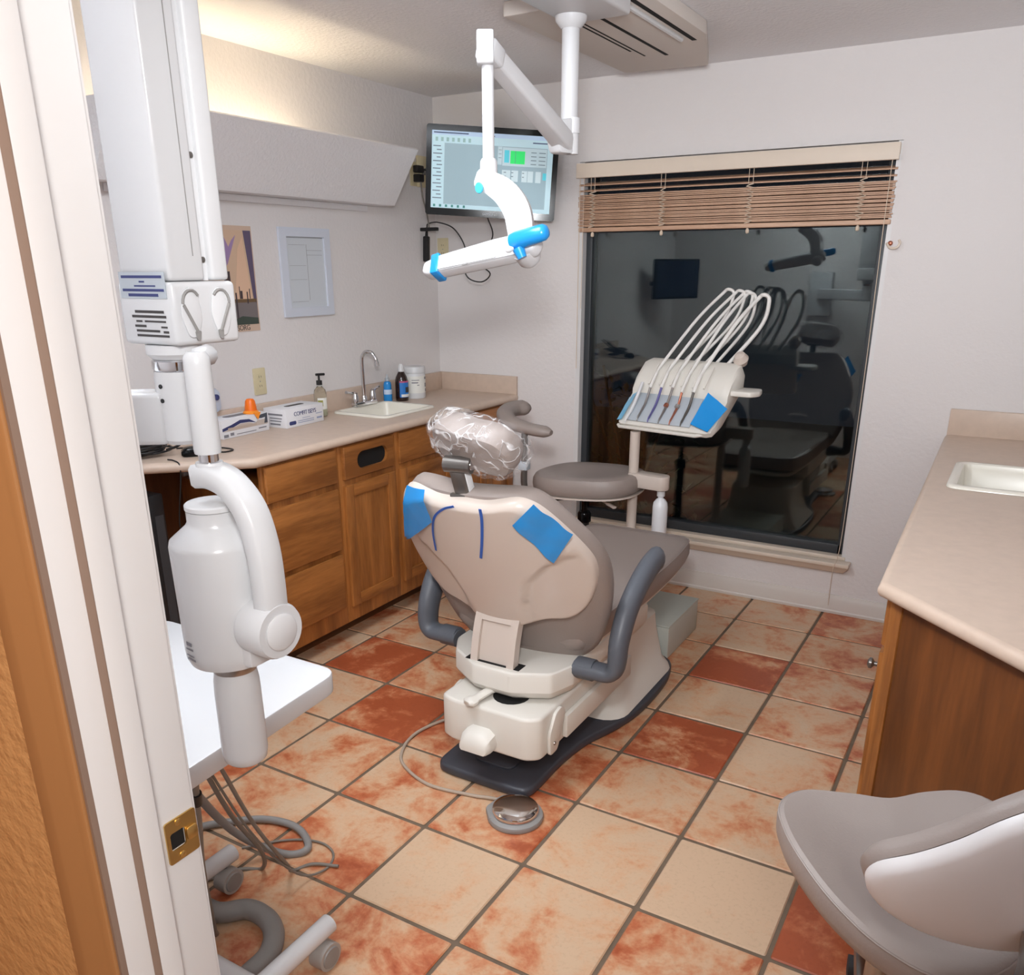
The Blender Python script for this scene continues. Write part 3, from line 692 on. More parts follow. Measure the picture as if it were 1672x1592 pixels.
# seat and leg cushion
b = NB()
so = rpoly([(-.25, .50), (.25, .50), (.262, .9), (.255, 1.30), (.235, 1.60), (-.235, 1.60), (-.255, 1.30), (-.262, .9)], [.06, .06, .2, .2, .09, .09, .2, .2], 5)
def seatfn(u, v, h):
    d = (abs(u) / .26)
    z = .432 + h + (.012 * d * d if h > .05 else 0) + (.018 * max(0, (v - 1.25) / .35) ** 2)
    return V((CX + u, v, z))
pillow(b, so, [(.90, .0), (.97, .006), (1.0, .03), (1.0, .055), (.985, .074), (.95, .084), (.86, .088), (.6, .082), (.3, .08)], seatfn, c=(0, 1.05)); sc = ob('seat_cushion', b, 'uph', ch)
b = NB(); pillow(b, so, [(.90, .0), (.90, -.0005)], lambda u, v, h: V((CX + u, v, .4315 - (0 if h == 0 else .022))), c=(0, 1.05)); ob('seat_pan', b, 'equip', ch)
b = NB(); ring = [seatfn(u * .988, 1.05 + (v - 1.05) * .99, .074) for u, v in so]; tube(b, ring + ring[:1], .0025, 5); ob('seam', b, 'uph', sc)
# backrest
P0, VV, NN = V((CX, .5, .45)), V((0, -.467, .884)), V((0, -.884, -.467))
def backfn(u, v, h): return P0 + V((u, 0, 0)) + VV * v + NN * (h - .085 * (u / .33) ** 2)
hc = [(0, .632), (.10, .632), (.180, .624), (.225, .590), (.272, .51), (.322, .40), (.344, .31), (.340, .20), (.315, .08), (.270, -.03), (.20, -.082), (.10, -.098), (0, -.10)]
b = NB(); pillow(b, sl2(mir(hc), 4), [(.3, -.05), (.7, -.056), (.88, -.062), (.945, -.060), (.985, -.045), (1, -.025), (1, -.002), (.985, .010), (.95, .016), (.8, .018)], backfn, c=(0, .28)); ob('back_cushion', b, 'uph', ch)
hs = [(0, .622), (.09, .620), (.165, .630), (.205, .615), (.24, .575), (.285, .49), (.322, .40), (.332, .34), (.322, .27), (.288, .195), (.235, .152), (.16, .148), (.07, .112), (0, .104)]
def sst(x): x = max(0, min(1, x)); return x * x * (3 - 2 * x)
def ridge(v):
    for (a, ra), (c, rc_) in zip([(-1, .10), (.1, .10), (.22, .108), (.32, .14), (.39, .21), (.45, .36)], [(.1, .10), (.22, .108), (.32, .14), (.39, .21), (.45, .36), (2, .6)]):
        if a <= v <= c: return ra + (rc_ - ra) * (v - a) / (c - a)
def shellw(u, v): return .040 + .014 * sst((ridge(v) - abs(u)) / .022 + .5)
so2 = sl2(mir(hs), 5)
b = NB(); cc = V((0, .36)); rings = [[backfn(*(cc + (V(p) - cc) * 1.0), h) for p in so2] for h in (.012, .03)]
for f in (.992, .975, .95, .92, .89, .86, .83, .80, .77, .74, .71, .68, .65, .62, .58, .54, .50, .46, .42, .38, .34, .30, .26, .22, .18, .14, .1, .05):
    rings.append([backfn(*(cc + (V(p) - cc) * f), min(.038 + (.992 - f) * .35, shellw(*(cc + (V(p) - cc) * f)))) for p in so2])
loft(b, rings); ob('back_shell', b, 'shell', ch, smooth=60)
# bracket that carries the back
b = NB(); prof = [(.470, .62), (.415, .565), (.388, .50), (.374, .44), (.366, .390)]
pc_ = spl([(0, y, z) for y, z in prof], 4)
def strip(x0, x1, off0, off1, m, name, par, i0=0, i1=None):
    b = NB(); P_ = pc_[i0:i1]; rings = []
    for i, p in enumerate(P_):
        t = (P_[min(i + 1, len(P_) - 1)] - P_[max(i - 1, 0)]).normalized(); nn = V((0, t.z, -t.y)) * (1 if t.z < 0 else -1)
        if nn.y > 0: nn = -nn
        rings.append([V((x, p.y, p.z)) + nn * o_ for x, o_ in ((x0, off0), (x1, off0), (x1, off1), (x0, off1))])
    loft(b, rings); return ob(name, b, m, par, smooth=25)
br = strip(CX - .078, CX + .078, -.012, .012, 'shell', 'back_bracket', ch)
strip(CX - .080, CX - .054, .0122, .024, 'shell', 'bracket_rim', br, 4); strip(CX + .054, CX + .080, .0122, .024, 'shell', 'bracket_rim', br, 4); strip(CX - .0538, CX + .0538, .0122, .024, 'shell', 'bracket_rim', br, 4, 7)
b = NB(); box(b, CX - .10, CX + .10, .345, .392, .4082, .4092); ob('bracket_slot', b, 'void', ch)
# armrests
for s in (1, -1):
    X = CX + s * .362
    pts = [(CX + s * .225, .50, .392), (CX + s * .30, .50, .392), (X - s * .02, .502, .395), (X, .506, .425), (X, .520, .50), (X, .575, .585), (X, .67, .650), (X, .76, .685), (X, .83, .692)]
    q_ = spl(pts, 5); n = len(q_)
    rad = [.042] * n
    for i in range(n):
        t = i / (n - 1)
        rad[i] = .040 + .006 * sst((t - .3) / .3)
    rad[-1] *= .4; rad[-2] *= .8
    b = NB(); tube(b, q_, rad, 14, flat=.72); ob('armrest', b, 'armg', ch)
    b = NB(); tube(b, [(CX + s * .23, .50, .392), (CX + s * .29, .50, .392)], .036, 14); ob('armrest_socket', b, 'armg', ch)
# headrest
HC0 = V((1.632, .205, 1.135)); ro = math.radians(7)
HU = V((math.cos(ro), -.10, -math.sin(ro))).normalized(); HN = V((.02, -.83, -.55)).normalized(); HV = HN.cross(HU).normalized() * 1
if HV.z < 0: HV = -HV
HN = HU.cross(HV); HN = HN if HN.y < 0 else -HN
def headfn(u, v, h): return HC0 + HU * u + HV * v + HN * (h - .9 * u * u)
ho = sl2(mir([(0, .070), (.06, .072), (.11, .058), (.136, .015), (.134, -.03), (.105, -.066), (.05, -.064), (0, -.056)]), 5)
b = NB(); pillow(b, ho, [(.4, -.055), (.8, -.06), (.93, -.05), (1, -.02), (1, .008), (.94, .026), (.8, .032), (.4, .03)], headfn, c=(0, 0)); ob('headrest_pad', b, 'uph', ch)
b = NB(); tube(b, [(1.600, .222, .985), (1.604, .205, 1.03), (1.609, .182, 1.085)], .030, 4, flat=.62, up=(1, 0, 0)); 
b.free(); b = NB()
mx = frame((1.600, .225, .975), (1, .15, 0), (-.05, -.30, .95), (-.15, -.95, -.3)); box(b, -.022, .022, 0, .115, -.016, .016, .005, mx=mx); ob('headrest_stem', b, 'gunm', ch)
b = NB(); box(b, -.036, .036, -.01, .032, -.024, .022, .006, mx=mx); ob('stem_base', b, 'gunm', ch)
b = NB(); box(b, .0225, .026, .03, .10, -.010, .012, .001, mx=mx); ob('stem_sticker', b, 'white', ch)
b = NB(); tube(b, [mx @ V((-.038, .118, 0)), mx @ V((.042, .118, 0))], .024, 14); ob('headrest_pivot', b, 'gunm', ch)
b = NB(); lathe(b, [(.015, 0), (.013, .004)], frame(mx @ V((.0422, .118, 0)), mx.col[1].to_3d(), mx.col[2].to_3d(), mx.col[0].to_3d()), 14); ob('pivot_cap', b, 'chrome', ch)
# clear plastic cover pulled over the headrest
cvr = NB(); rh = random.Random(5)
co = []
N_ = 96
for k in range(N_):
    a = 2 * PI * k / N_
    base = V((.150 * math.copysign(abs(math.cos(a)) ** .8, math.cos(a)), .082 * math.copysign(abs(math.sin(a)) ** .85, math.sin(a)) + .002))
    w_ = 1 + .018 * math.sin(a * 9 + 1) + .014 * math.sin(a * 17 + 2.2) + .05 * max(0, math.cos(a - 2.55)) ** 12 + .10 * max(0, math.cos(a + .42)) ** 14
    co.append(base * w_)
rings = []
for f, h, wr in ((.25, -.066, 0), (.6, -.069, .002), (.86, -.067, .003), (.97, -.056, .004), (1.02, -.03, .006), (1.04, 0, .007), (1.0, .026, .008), (.88, .040, .009), (.72, .044, .010), (.56, .046, .010), (.42, .044, .008), (.30, .042, .004)):
    ring = []
    for k, p in enumerate(co):
        a = 2 * PI * k / N_
        nz = mnoise.noise(V((math.cos(a) * 3, math.sin(a) * 3, f * 4))) * wr * 1.3 + math.sin(a * 11 + 4 * f) * wr * .45
        ring.append(headfn(p.x * f, p.y * f, h + nz))
    rings.append(ring)
loft(cvr, rings, True, False)
tag(ob('headrest_cover', cvr, 'film', smooth=80), 'crinkled clear plastic bag pulled over the chair headrest', 'plastic cover')
# blue barrier film on the shell
def patch(name, corners, nu, nv, lift, m, label, cat, grp=None, free=None, wav=.002):
    b = NB(); g = []
    c = [V(p) for p in corners]
    for i in range(nu + 1):
        row = []
        for j in range(nv + 1):
            s, t = i / nu, j / nv
            p = c[0] * (1 - s) * (1 - t) + c[1] * s * (1 - t) + c[2] * s * t + c[3] * (1 - s) * t
            w_ = max(.046, shellw(p.x, p.y)) + lift + wav * mnoise.noise(V((p.x * 30, p.y * 30, 3)))
            if free: w_ += free(s, t)
            row.append(b.verts.new(backfn(p.x, p.y, w_)))
        g.append(row)
    for i in range(nu):
        for j in range(nv): b.faces.new((g[i][j], g[i + 1][j], g[i + 1][j + 1], g[i][j + 1]))
    bmesh.ops.recalc_face_normals(b, faces=b.faces)
    ex = bmesh.ops.solidify(b, geom=b.faces[:], thickness=.0008)
    return tag(ob(name, b, m, smooth=60), label, cat, grp)
patch('barrier_film', [(.165, .570), (.238, .640), (.315, .515), (.246, .415)], 14, 16, .010, 'bluef', 'blue adhesive film across the right shoulder of the chair shell', 'film', None, free=lambda s, t: .003 * math.sin(t * 9))
patch('barrier_film', [(-.105, .650), (-.185, .638), (-.285, .395), (-.105, .545)], 12, 18, .012, 'bluef', 'blue adhesive film hanging from the left shoulder of the chair shell', 'film', None, free=lambda s, t: -.10 * max(0, .22 - t) + .02 * s * t)
def ribbon(name, uv, wd, label):
    b = NB(); pts = spl([(u, v, 0) for u, v in uv], 6); L_ = []
    for i, p in enumerate(pts):
        t = (pts[min(i + 1, len(pts) - 1)] - pts[max(i - 1, 0)]).normalized(); nn = V((-t.y, t.x))
        L_.append([backfn(p.x + nn.x * wd * s, p.y + nn.y * wd * s, shellw(p.x, p.y) + h) for s, h in ((-1, .003), (1, .003), (1, .0045), (-1, .0045))])
    loft(b, L_); return tag(ob(name, b, 'blued'), label, 'strap')
ribbon('blue_strap', [(-.002, .624), (-.045, .605), (-.095, .56), (-.130, .49), (-.155, .40)], .0035, 'thin blue strap curving left down the chair shell')
ribbon('blue_strap', [(.082, .624), (.075, .58), (.052, .50), (.026, .425)], .0042, 'straight blue strap hanging below the headrest stem')

# ------------------------------------------------------------------ foot pedal on the floor
fp = thing('foot_pedal', (1.785, .185, 0), 'round grey foot pedal with a shiny metal disc on the tiles', 'pedal')
b = NB(); lathe(b, [(.086, .0008), (.088, .008), (.085, .016), (.074, .022), (.0, .022)], T(1.785, .178, 0), 36, True, False); ob('base', b, 'grayp', fp)
b = NB(); prism(b, rpoly([(1.690, .155), (1.735, .105), (1.78, .245), (1.735, .255), (1.70, .232)], .012, 3), .0008, .020, bev=.004); ob('cable_socket', b, 'grayp', fp)
b = NB(); lathe(b, [(.069, .0225), (.072, .026), (.072, .033), (.070, .037), (.060, .041), (.035, .044), (.0, .045)], T(1.785, .178, 0), 40, True, False); ob('disc', b, 'chrome', fp)
b = NB(); tube(b, spl([(1.715, .22, .012), (1.66, .212, .0085), (1.612, .200, .0065), (1.457, .178, .0065), (1.317, .229, .0065), (1.253, .304, .0065), (1.225, .42, .0065), (1.26, .55, .0065), (1.33, .62, .0065)], 8), .0055, 8); ob('cable', b, mat('beige_cable', (176, 160, 144), .5), fp)

# ------------------------------------------------------------------ delivery unit on its post
jb = thing('junction_box', (1.60, 1.62, 0), 'pale green-grey floor box at the foot end of the chair', 'junction box')
mjb = mat('pale_green_grey', (190, 194, 186), .4)
b = NB(); box(b, 1.43, 1.792, 1.475, 1.86, .0008, .147, .006, 3); ob('body', b, mjb, jb)
b = NB(); box(b, 1.428, 1.794, 1.473, 1.862, .1474, .156, .003); ob('lid', b, mjb, jb)
du = thing('delivery_unit', (1.465, 1.80, .156), 'ivory instrument delivery tray on a post in front of the window', 'delivery unit')
b = NB(); tube(b, [(1.465, 1.80, .1565), (1.465, 1.80, .912)], .0225, 20); ob('post', b, 'shell', du)
b = NB(); lathe(b, [(.040, 0), (.040, .012), (.026, .022)], T(1.465, 1.80, .157), 20); ob('post_flange', b, 'shell', du)
b = NB(); prism(b, rpoly([(1.448, 1.765), (1.62, 1.745), (1.645, 1.775), (1.63, 1.825), (1.47, 1.845), (1.445, 1.82)], .02, 3), .665, .728, bev=.006); ob('bottle_bracket', b, 'shell', du)
b = NB(); lathe(b, [(.018, .664), (.018, .635), (.012, .632)], T(1.605, 1.79, 0), 16); ob('bottle_cap', b, 'white', du)
b = NB(); lathe(b, [(.030, .385), (.034, .392), (.034, .585), (.031, .605), (.020, .620), (.012, .626), (.012, .634)], T(1.605, 1.79, 0), 24); ob('water_bottle', b, mat('frosted_bottle', (226, 228, 232), .3), du)
DF = V((1.585, 1.76, .94)); ya = math.radians(-10); ti = math.radians(41)
DX_ = V((math.cos(ya), math.sin(ya), 0)); DHh = V((-math.sin(ya), math.cos(ya), 0)); DD = DHh * math.cos(ti) + V((0, 0, math.sin(ti))); DN = DX_.cross(DD)
def tr(u, d, h): return DF + DX_ * u + DD * d + DN * h
pf = [(.0, -.020), (.0, .004), (.012, .010), (.05, .012), (.17, .020), (.19, .040), (.25, .060), (.33, .060), (.365, .040), (.365, -.02), (.33, -.055), (.06, -.045)]
b = NB(); rings = []
for u, k in ((-.212, .80), (-.206, .95), (-.19, 1.0), (-.1, 1.0), (0, 1.0), (.1, 1.0), (.225, 1.0), (.248, .95), (.256, .80)):
    rings.append([tr(u, .16 + (d - .16) * (k if abs(u) > .2 else 1), h * k) for d, h in pf])
loft(b, rings); ob('tray_body', b, 'equip', du)
b = NB(); box(b, -.168, .150, .014, .168, .0, .004, .001, mx=frame(tr(0, 0, .0135), DX_, DD + DN * .05, DN)); ob('instrument_rest', b, 'labels', du)
b = NB(); tube(b, [tr(-.212, .004, -.012), tr(-.20, -.008, -.008), tr(.18, -.008, -.008), tr(.225, .012, -.012)], .0075, 8); ob('front_rail', b, 'equip', du)
for k in range(6):
    u = -.142 + k * .054
    b = NB(); box(b, u - .004, u + .004, .185, .30, .0, .006, .002, mx=frame(tr(.027, 0, .048), DX_, DD + DN * .10, DN)); ob('hose_divider', b, 'equip', du)
b = NB(); lathe(b, [(.0, -.034), (.022, -.026), (.033, 0), (.022, .026), (.0, .034)], frame(tr(.232, .385, .045), DX_, DD, DN) @ T(0, 0, 0), 16, False, False); ob('rear_knob', b, 'shell', du)
b = NB(); prism(b, rpoly([(1.80, 1.86), (1.95, 1.85), (1.975, 1.90), (1.96, 1.99), (1.82, 2.0)], .02, 4), 1.085, 1.108, bev=.006); ob('side_handle', b, 'equip', du)
# blue films on the delivery unit
def filmquad(cs, m, label):
    b = NB(); n = 10; g = []; c = [V(p) for p in cs]
    for i in range(n + 1):
        g.append([])
        for j in range(n + 1):
            s, t = i / n, j / n; p = c[0] * (1 - s) * (1 - t) + c[1] * s * (1 - t) + c[2] * s * t + c[3] * (1 - s) * t
            g[-1].append(b.verts.new(tr(p.x, p.y, p.z + .0025 * mnoise.noise(V((s * 3, t * 4, 1))))))
    for i in range(n):
        for j in range(n): b.faces.new((g[i][j], g[i + 1][j], g[i + 1][j + 1], g[i][j + 1]))
    bmesh.ops.recalc_face_normals(b, faces=b.faces); bmesh.ops.solidify(b, geom=b.faces[:], thickness=.0008)
    return tag(ob('barrier_film', b, m, smooth=70), label, 'film')
filmquad([(.155, .022, .030), (.242, .000, .020), (.276, .130, .022), (.175, .178, .056)], 'bluef', 'bright blue film over the right end of the delivery tray')
filmquad([(-.214, .012, .012), (-.186, .010, .022), (-.176, .165, .034), (-.222, .150, .006)], 'bluel', 'pale blue film along the left end of the delivery tray')
# handpieces, each with its hose
HP = [(-.160, 'white', 'hosew', 'white suction tip leftmost on the delivery tray', .205, .0075),
      (-.108, 'steel', 'hosew', 'slim steel syringe second from the left on the delivery tray', .17, .0055),
      (-.054, 'purplem', 'hosew', 'violet-tinted handpiece third from the left on the delivery tray', .175, .0055),
      (.000, 'steel', 'hosew', 'steel handpiece with a copper ring in the middle of the delivery tray', .18, .0055),
      (.054, 'copper', 'hosew', 'copper-coloured handpiece with a grey clip on the delivery tray', .16, .0055),
      (.108, 'gunm', 'hosew', 'dark steel handpiece rightmost on the delivery tray', .165, .006)]
APX = [(1.675, 1.46), (1.715, 1.505), (1.765, 1.500), (1.80, 1.497), (1.815, 1.49), (1.890, 1.485)]
for k, (u, m, hm, lab, ln, r) in enumerate(HP):
    t = thing('handpiece', tr(u, .1, .026), lab, 'handpiece', 'handpieces resting on the delivery tray')
    hz = .0265
    b = NB(); d0 = .012 if k else -.005
    pts = [tr(u, d0, hz - .008), tr(u, d0 + .012, hz - .001), tr(u, d0 + .05, hz), tr(u, d0 + .10, hz + .004), tr(u, d0 + ln, hz + .030)]
    tube(b, spl(pts, 4), [.002, .0022, .0025, .003, .0032] + [r * .8] * 4 + [r] * 8, 10); ob('body', b, m, t)
    if k in (3, 4):
        b = NB(); lathe(b, [(r * 1.0, -.008), (r * 1.9, -.006), (r * 1.9, .006), (r * 1.0, .008)], frame(tr(u, .105, hz + .007), DX_, DN, DD), 12); ob('ring', b, 'copper' if k == 3 else 'grayp', t)
    if k == 0:
        continue
    e = tr(u, d0 + ln, hz + .030); ax, az = APX[k]
    st = tr(u, .30, .068)
    ret = tr(u + .03, .33, .0); apy = 2.20 if k < 5 else 2.14
    mid = st.lerp(V((ax, apy, az)), .55) + V((-.012, .0, .012))
    mid2 = ret.lerp(V((ax, apy, az)), .6) + V((.055, .02, -.005))
    path = spl([e - (st - e) * .06, e.lerp(st, .5) + DN * .006, st, mid, (ax - .03, apy, az - .022), (ax, apy, az), (ax + .022, apy + .005, az - .028), mid2, ret], 7)
    b = NB(); tube(b, path, .0068 if k < 5 else .0085, 9); ob('hose', b, hm, t)

# ================================================================== ASSISTANT STOOL behind the chair
sx, sy = 1.225, 1.80
st = thing('assistant_stool', (sx, sy, 0), 'taupe stool with a curved body-rest bar beside the window', 'stool')
def star(par, cx, cy, R, z, n, a0, m, cm, ztop):
    for k in range(n):
        a = a0 + 2 * PI * k / n; d = V((math.cos(a), math.sin(a), 0))
        b = NB(); tube(b, [V((cx, cy, ztop)) + d * .02, V((cx, cy, z + .02)) + d * (R * .6), V((cx, cy, z)) + d * R], [.02, .017, .013], 8, flat=.8); lg = ob('base_leg', b, m, par)
        c = V((cx, cy, .028)) + d * R; t_ = V((-d.y, d.x, 0))
        b = NB(); tube(b, [c - t_ * .020, c - t_ * .006], .027, 18); tube(b, [c + t_ * .006, c + t_ * .020], .027, 18); w_ = ob('caster', b, cm, lg)
        b = NB(); tube(b, [c + V((0, 0, .0)), c + V((0, 0, .055))], .008, 8); tube(b, [c - t_ * .005, c + t_ * .005], .02, 12); ob('caster_fork', b, 'rubber', lg)
star(st, sx, sy, .20, .085, 5, .9, 'black', 'rubber', .12)
b = NB(); tube(b, [(sx, sy, .10), (sx, sy, .46)], .024, 16); ob('gas_column', b, 'black', st)
b = NB(); tube(b, [(sx, sy, .46), (sx, sy, .625)], .014, 14); lathe(b, [(.032, .46), (.032, .50), (.026, .51)], T(sx, sy, 0), 16); ob('piston', b, 'blackg', st)
b = NB(); lathe(b, [(.06, .610), (.06, .618), (.15, .624)], T(sx, sy, 0), 24); ob('seat_plate', b, 'steel', st)
b = NB(); so = sl2([(.25, .02), (.22, .14), (.10, .20), (-.08, .205), (-.20, .16), (-.255, .03), (-.235, -.12), (-.13, -.20), (.02, -.205), (.16, -.17), (.235, -.09)], 5)
pillow(b, so, [(.7, .625), (.93, .628), (.985, .642), (1, .665), (.99, .690), (.955, .706), (.88, .713), (.6, .708), (.3, .702)], lambda u, v, h: V((sx + .03 + u, sy - .02 + v, h + .04 * u)), c=(0, 0)); ob('seat', b, 'uph', st)
b = NB(); pillow(b, so, [(.7, .617), (.985, .619), (.985, .6255), (.7, .6255)], lambda u, v, h: V((sx + .03 + u, sy - .02 + v, h + .04 * u)), c=(0, 0)); ob('seat_pan', b, 'shell', st)
b = NB(); tube(b, spl([(sx - .02, sy - .05, .60), (sx - .10, sy - .11, .585), (sx - .175, sy - .20, .585), (sx - .195, sy - .235, .66), (sx - .195, sy - .235, .78), (sx - .195, sy - .235, .905)], 6), .015, 10, flat=1.0); ob('bar_support', b, 'gunm', st)
b = NB(); box(b, sx - .218, sx - .172, sy - .258, sy - .216, .735, .775, .006); ob('height_clamp', b, 'labels', st)
b = NB(); bp_ = spl([(sx - .06, sy - .235, .915), (sx - .16, sy - .235, .922), (sx - .27, sy - .215, .938), (sx - .35, sy - .14, .958), (sx - .375, sy - .03, .968), (sx - .33, sy + .05, .968)], 6)
n = len(bp_); rad = [.036 + .012 * sst(i / (n - 1)) for i in range(n)]; rad[0] *= .45; rad[1] *= .8; rad[-1] *= .45; rad[-2] *= .8
tube(b, bp_, rad, 14, flat=.72); ob('body_rest', b, 'uph', st)
b = NB(); tube(b, spl([(sx + .02, sy - .02, .605), (sx + .10, sy - .07, .60), (sx + .17, sy - .11, .592), (sx + .21, sy - .13, .586)], 4), [.006] * 8 + [.012] * 5, 8, flat=.5); ob('height_lever', b, 'shell', st)

# ================================================================== OPERATOR STOOL in the foreground
kx, ky = 2.86, -.285
os_ = thing('operator_stool', (kx, ky, 0), 'grey stool with a smooth white back shell in the near right corner', 'stool')
star(os_, kx, ky, .335, .085, 5, math.radians(100), 'steel', 'rubber', .13)
b = NB(); tube(b, [(kx, ky, .09), (kx, ky, .36)], .028, 16); ob('gas_column', b, 'steel', os_)
b = NB(); tube(b, [(kx, ky, .36), (kx, ky, .54)], .017, 14); ob('piston', b, 'chrome', os_)
b = NB(); box(b, kx - .10, kx + .10, ky - .08, ky + .08, .535, .555, .006); ob('mechanism', b, 'rubber', os_)
so = sl2([(2.640, -.300), (2.662, -.205), (2.745, -.150), (2.815, -.128), (2.875, -.082), (2.945, -.065), (3.01, -.110), (3.065, -.215), (3.075, -.36), (3.035, -.50), (2.955, -.575), (2.87, -.572), (2.80, -.535), (2.735, -.475), (2.672, -.39)], 5)
b = NB()
def ofn(u, v, h):
    d = V((u - kx, v - ky)); return V((u, v, h + .05 * (d.length / .25) ** 2 * (.5 + .5 * math.cos(2 * math.atan2(d.y, d.x) - 1.0)) * (1 if h > .585 else .6)))
pillow(b, so, [(.6, .553), (.9, .558), (.965, .568), (.995, .585), (1, .600), (.985, .612), (.95, .618), (.8, .615), (.6, .606), (.3, .597)], ofn, c=(kx, ky)); se = ob('seat', b, 'upg', os_)
b = NB(); ring = [ofn(kx + (u - kx) * .99, ky + (v - ky) * .99, .6095) for u, v in so]; tube(b, ring + ring[:1], .0018, 5); ob('seam', b, 'upg', se)
# back shell: tall curved panel facing the room, its smooth outside towards the doorway
BU, BV_ = V((.90, .435, .02)).normalized(), V((.06, -.26, .965)).normalized(); BN = BU.cross(BV_).normalized(); BN = BN if BN.y < 0 else -BN
BC = V((3.018, -.578, .845))
def bfn(u, v, h): return BC + BU * u + BV_ * v + BN * (h - 1.1 * u * u - .35 * v * v)
bo = sl2([(-.190, -.085), (-.180, -.045), (-.140, -.005), (-.095, .042), (-.045, .095), (.03, .138), (.12, .14), (.20, .10), (.245, .02), (.225, -.09), (.15, -.17), (.05, -.185), (-.04, -.178), (-.115, -.158), (-.170, -.125)], 5)
b = NB(); pillow(b, bo, [(.96, -.002), (1.0, .002), (1.005, .012), (.985, .022), (.94, .026), (.8, .030), (.5, .032), (.2, .033)], bfn, c=(.02, -.01)); ob('back_shell', b, 'stoolw', os_)
b = NB(); pillow(b, bo, [(.3, -.038), (.8, -.040), (.96, -.034), (1.0, -.022), (1.0, -.008), (.97, -.0025)], bfn, c=(.02, -.01)); ob('back_pad', b, 'upg', os_)
b = NB(); tube(b, spl([(kx + .06, ky - .05, .545), (2.975, -.42, .53), (3.04, -.53, .56), (3.05, -.575, .66), (3.045, -.575, .74)], 5), .016, 8, flat=1.5); ob('back_support', b, 'steel', os_)

# ================================================================== X-RAY UNIT by the doorway
xr = thing('xray_unit', (1.85, -.875, .78), 'white wall-hung dental X-ray unit with folded arm just inside the doorway', 'x-ray unit')
x0, x1, ya_, yb_ = 1.682, 1.797, -.853, -.738
# two folded beams side by side with a channel between them
b = NB(); box(b, x0, x1, ya_, ya_ + .066, 1.585, 2.30, .006, 3); ob('folded_beam', b, 'whiteb', xr)
b = NB(); box(b, x0, x1 - .002, ya_ + .081, yb_, 1.585, 2.30, .006, 3); ob('folded_beam', b, 'whiteb', xr)
b = NB(); box(b, x0 + .004, x1 - .012, ya_ + .066, ya_ + .081, 1.585, 2.29); ob('channel', b, 'white', xr)
b = NB(); box(b, x0 - .003, x1 + .004, ya_ - .004, yb_ + .004, 2.30, 2.36, .012, 3); ob('elbow_cap', b, 'whiteb', xr)
b = NB(); box(b, x1 + .0002, x1 + .0012, ya_ + .0455, ya_ + .0465, 1.62, 2.28); ob('cover_joint', b, 'grayp', xr)
for z in (1.615, 1.76):
    b = NB(); lathe(b, [(.0045, 0), (.0045, .002), (.002, .003)], axisframe((x1 - .0118, ya_ + .0735, z), (1, 0, 0)), 10); ob('screw', b, 'gunm', xr)
# lower bracket
b = NB(); box(b, x0 - .006, x1 + .004, ya_ - .004, yb_ + .005, 1.492, 1.584, .008, 3); hd = ob('pivot_housing', b, 'whiteb', xr)
fxm = frame((x1 + .0042, (ya_ + yb_) / 2, 1.535), (0, 1, 0), (0, 0, 1), (1, 0, 0))
for yy, s in ((-.031, 1), (.026, -1)):
    b = NB(); prism(b, rpoly([(yy - .02, .0), (yy - .014, .034), (yy, .043), (yy + .014, .034), (yy + .02, -.005), (yy + .008, -.032), (yy - .008, -.032)], .012, 4), 0, .003, mx=fxm, bev=.002); ob('hook_plate', b, 'white', hd)
    arc = [fxm @ V((yy - s * .016 * math.cos(a), .018 + .019 * math.sin(a), .004)) for a in [PI * k / 10 for k in range(9)]]
    b = NB(); tube(b, arc, .0022, 6); tube(b, [fxm @ V((yy - s * .015, .016, .0045)), fxm @ V((yy + s * .006, -.024, .0045))], .0026, 6); ob('hook_slot', b, 'grayp', hd)
    b = NB(); prism(b, rpoly([(yy + s * .001, -.022), (yy + s * .012, -.022), (yy + s * .009, -.036), (yy + s * .003, -.036)], .003, 3), .003, .005, mx=fxm); ob('hook_tip', b, 'grayp', hd)
lbm = frame(((x0 + x1) / 2 - .001, ya_ - .0042, 1.572), (1, 0, 0), (0, 0, 1), (0, -1, 0))
b = NB(); box(b, -.052, .052, -.012, .026, 0, .001, mx=lbm); lb = ob('grey_label', b, 'labels', hd)
b = NB(); bars(b, [(-.046, .046, .019, .004), (-.006, .006, .012, .0025), (-.018, .03, .006, .0022), (-.046, .048, 0, .0038), (-.034, .034, -.007, .0042)], lbm @ T(0, 0, .001)); ob('label_print', b, 'ink', lb)
b = NB(); bars(b, [(-.026, .040, -.031, .004), (-.034, .044, -.038, .0038), (-.026, -.012, -.045, .0028), (-.006, .042, -.045, .0028), (-.030, -.004, -.052, .0035), (.03, .044, -.053, .0028), (-.028, .026, -.059, .0034), (.034, .046, -.060, .0034), (-.028, .046, -.066, .0034)], lbm); ob('printed_notice', b, 'inkd', hd)
# canister, chrome ring, wall arm
cxm = (1.748, -.823)
b = NB(); lathe(b, [(.042, 1.4915), (.042, 1.478), (.034, 1.470)], T(*cxm, 0), 24); ob('pivot_neck', b, 'white', xr)
b = NB(); lathe(b, [(.034, 1.4695), (.0365, 1.467), (.0365, 1.455), (.034, 1.452)], T(*cxm, 0), 28); ob('chrome_ring', b, 'chrome', xr)
b = NB(); lathe(b, [(.035, 1.4515), (.036, 1.440), (.036, 1.345), (.030, 1.338)], T(*cxm, 0), 28); cn = ob('canister', b, 'whiteb', xr)
for z in (1.430, 1.408):
    b = NB(); dv = V((.35, -.94, 0)).normalized(); dv = V((.05, -1, 0)).normalized()
    lathe(b, [(.0035, 0), (.0035, .002)], axisframe((cxm[0] + dv.x * .0355, cxm[1] + dv.y * .0355, z), dv), 8); ob('plug', b, 'black', cn)
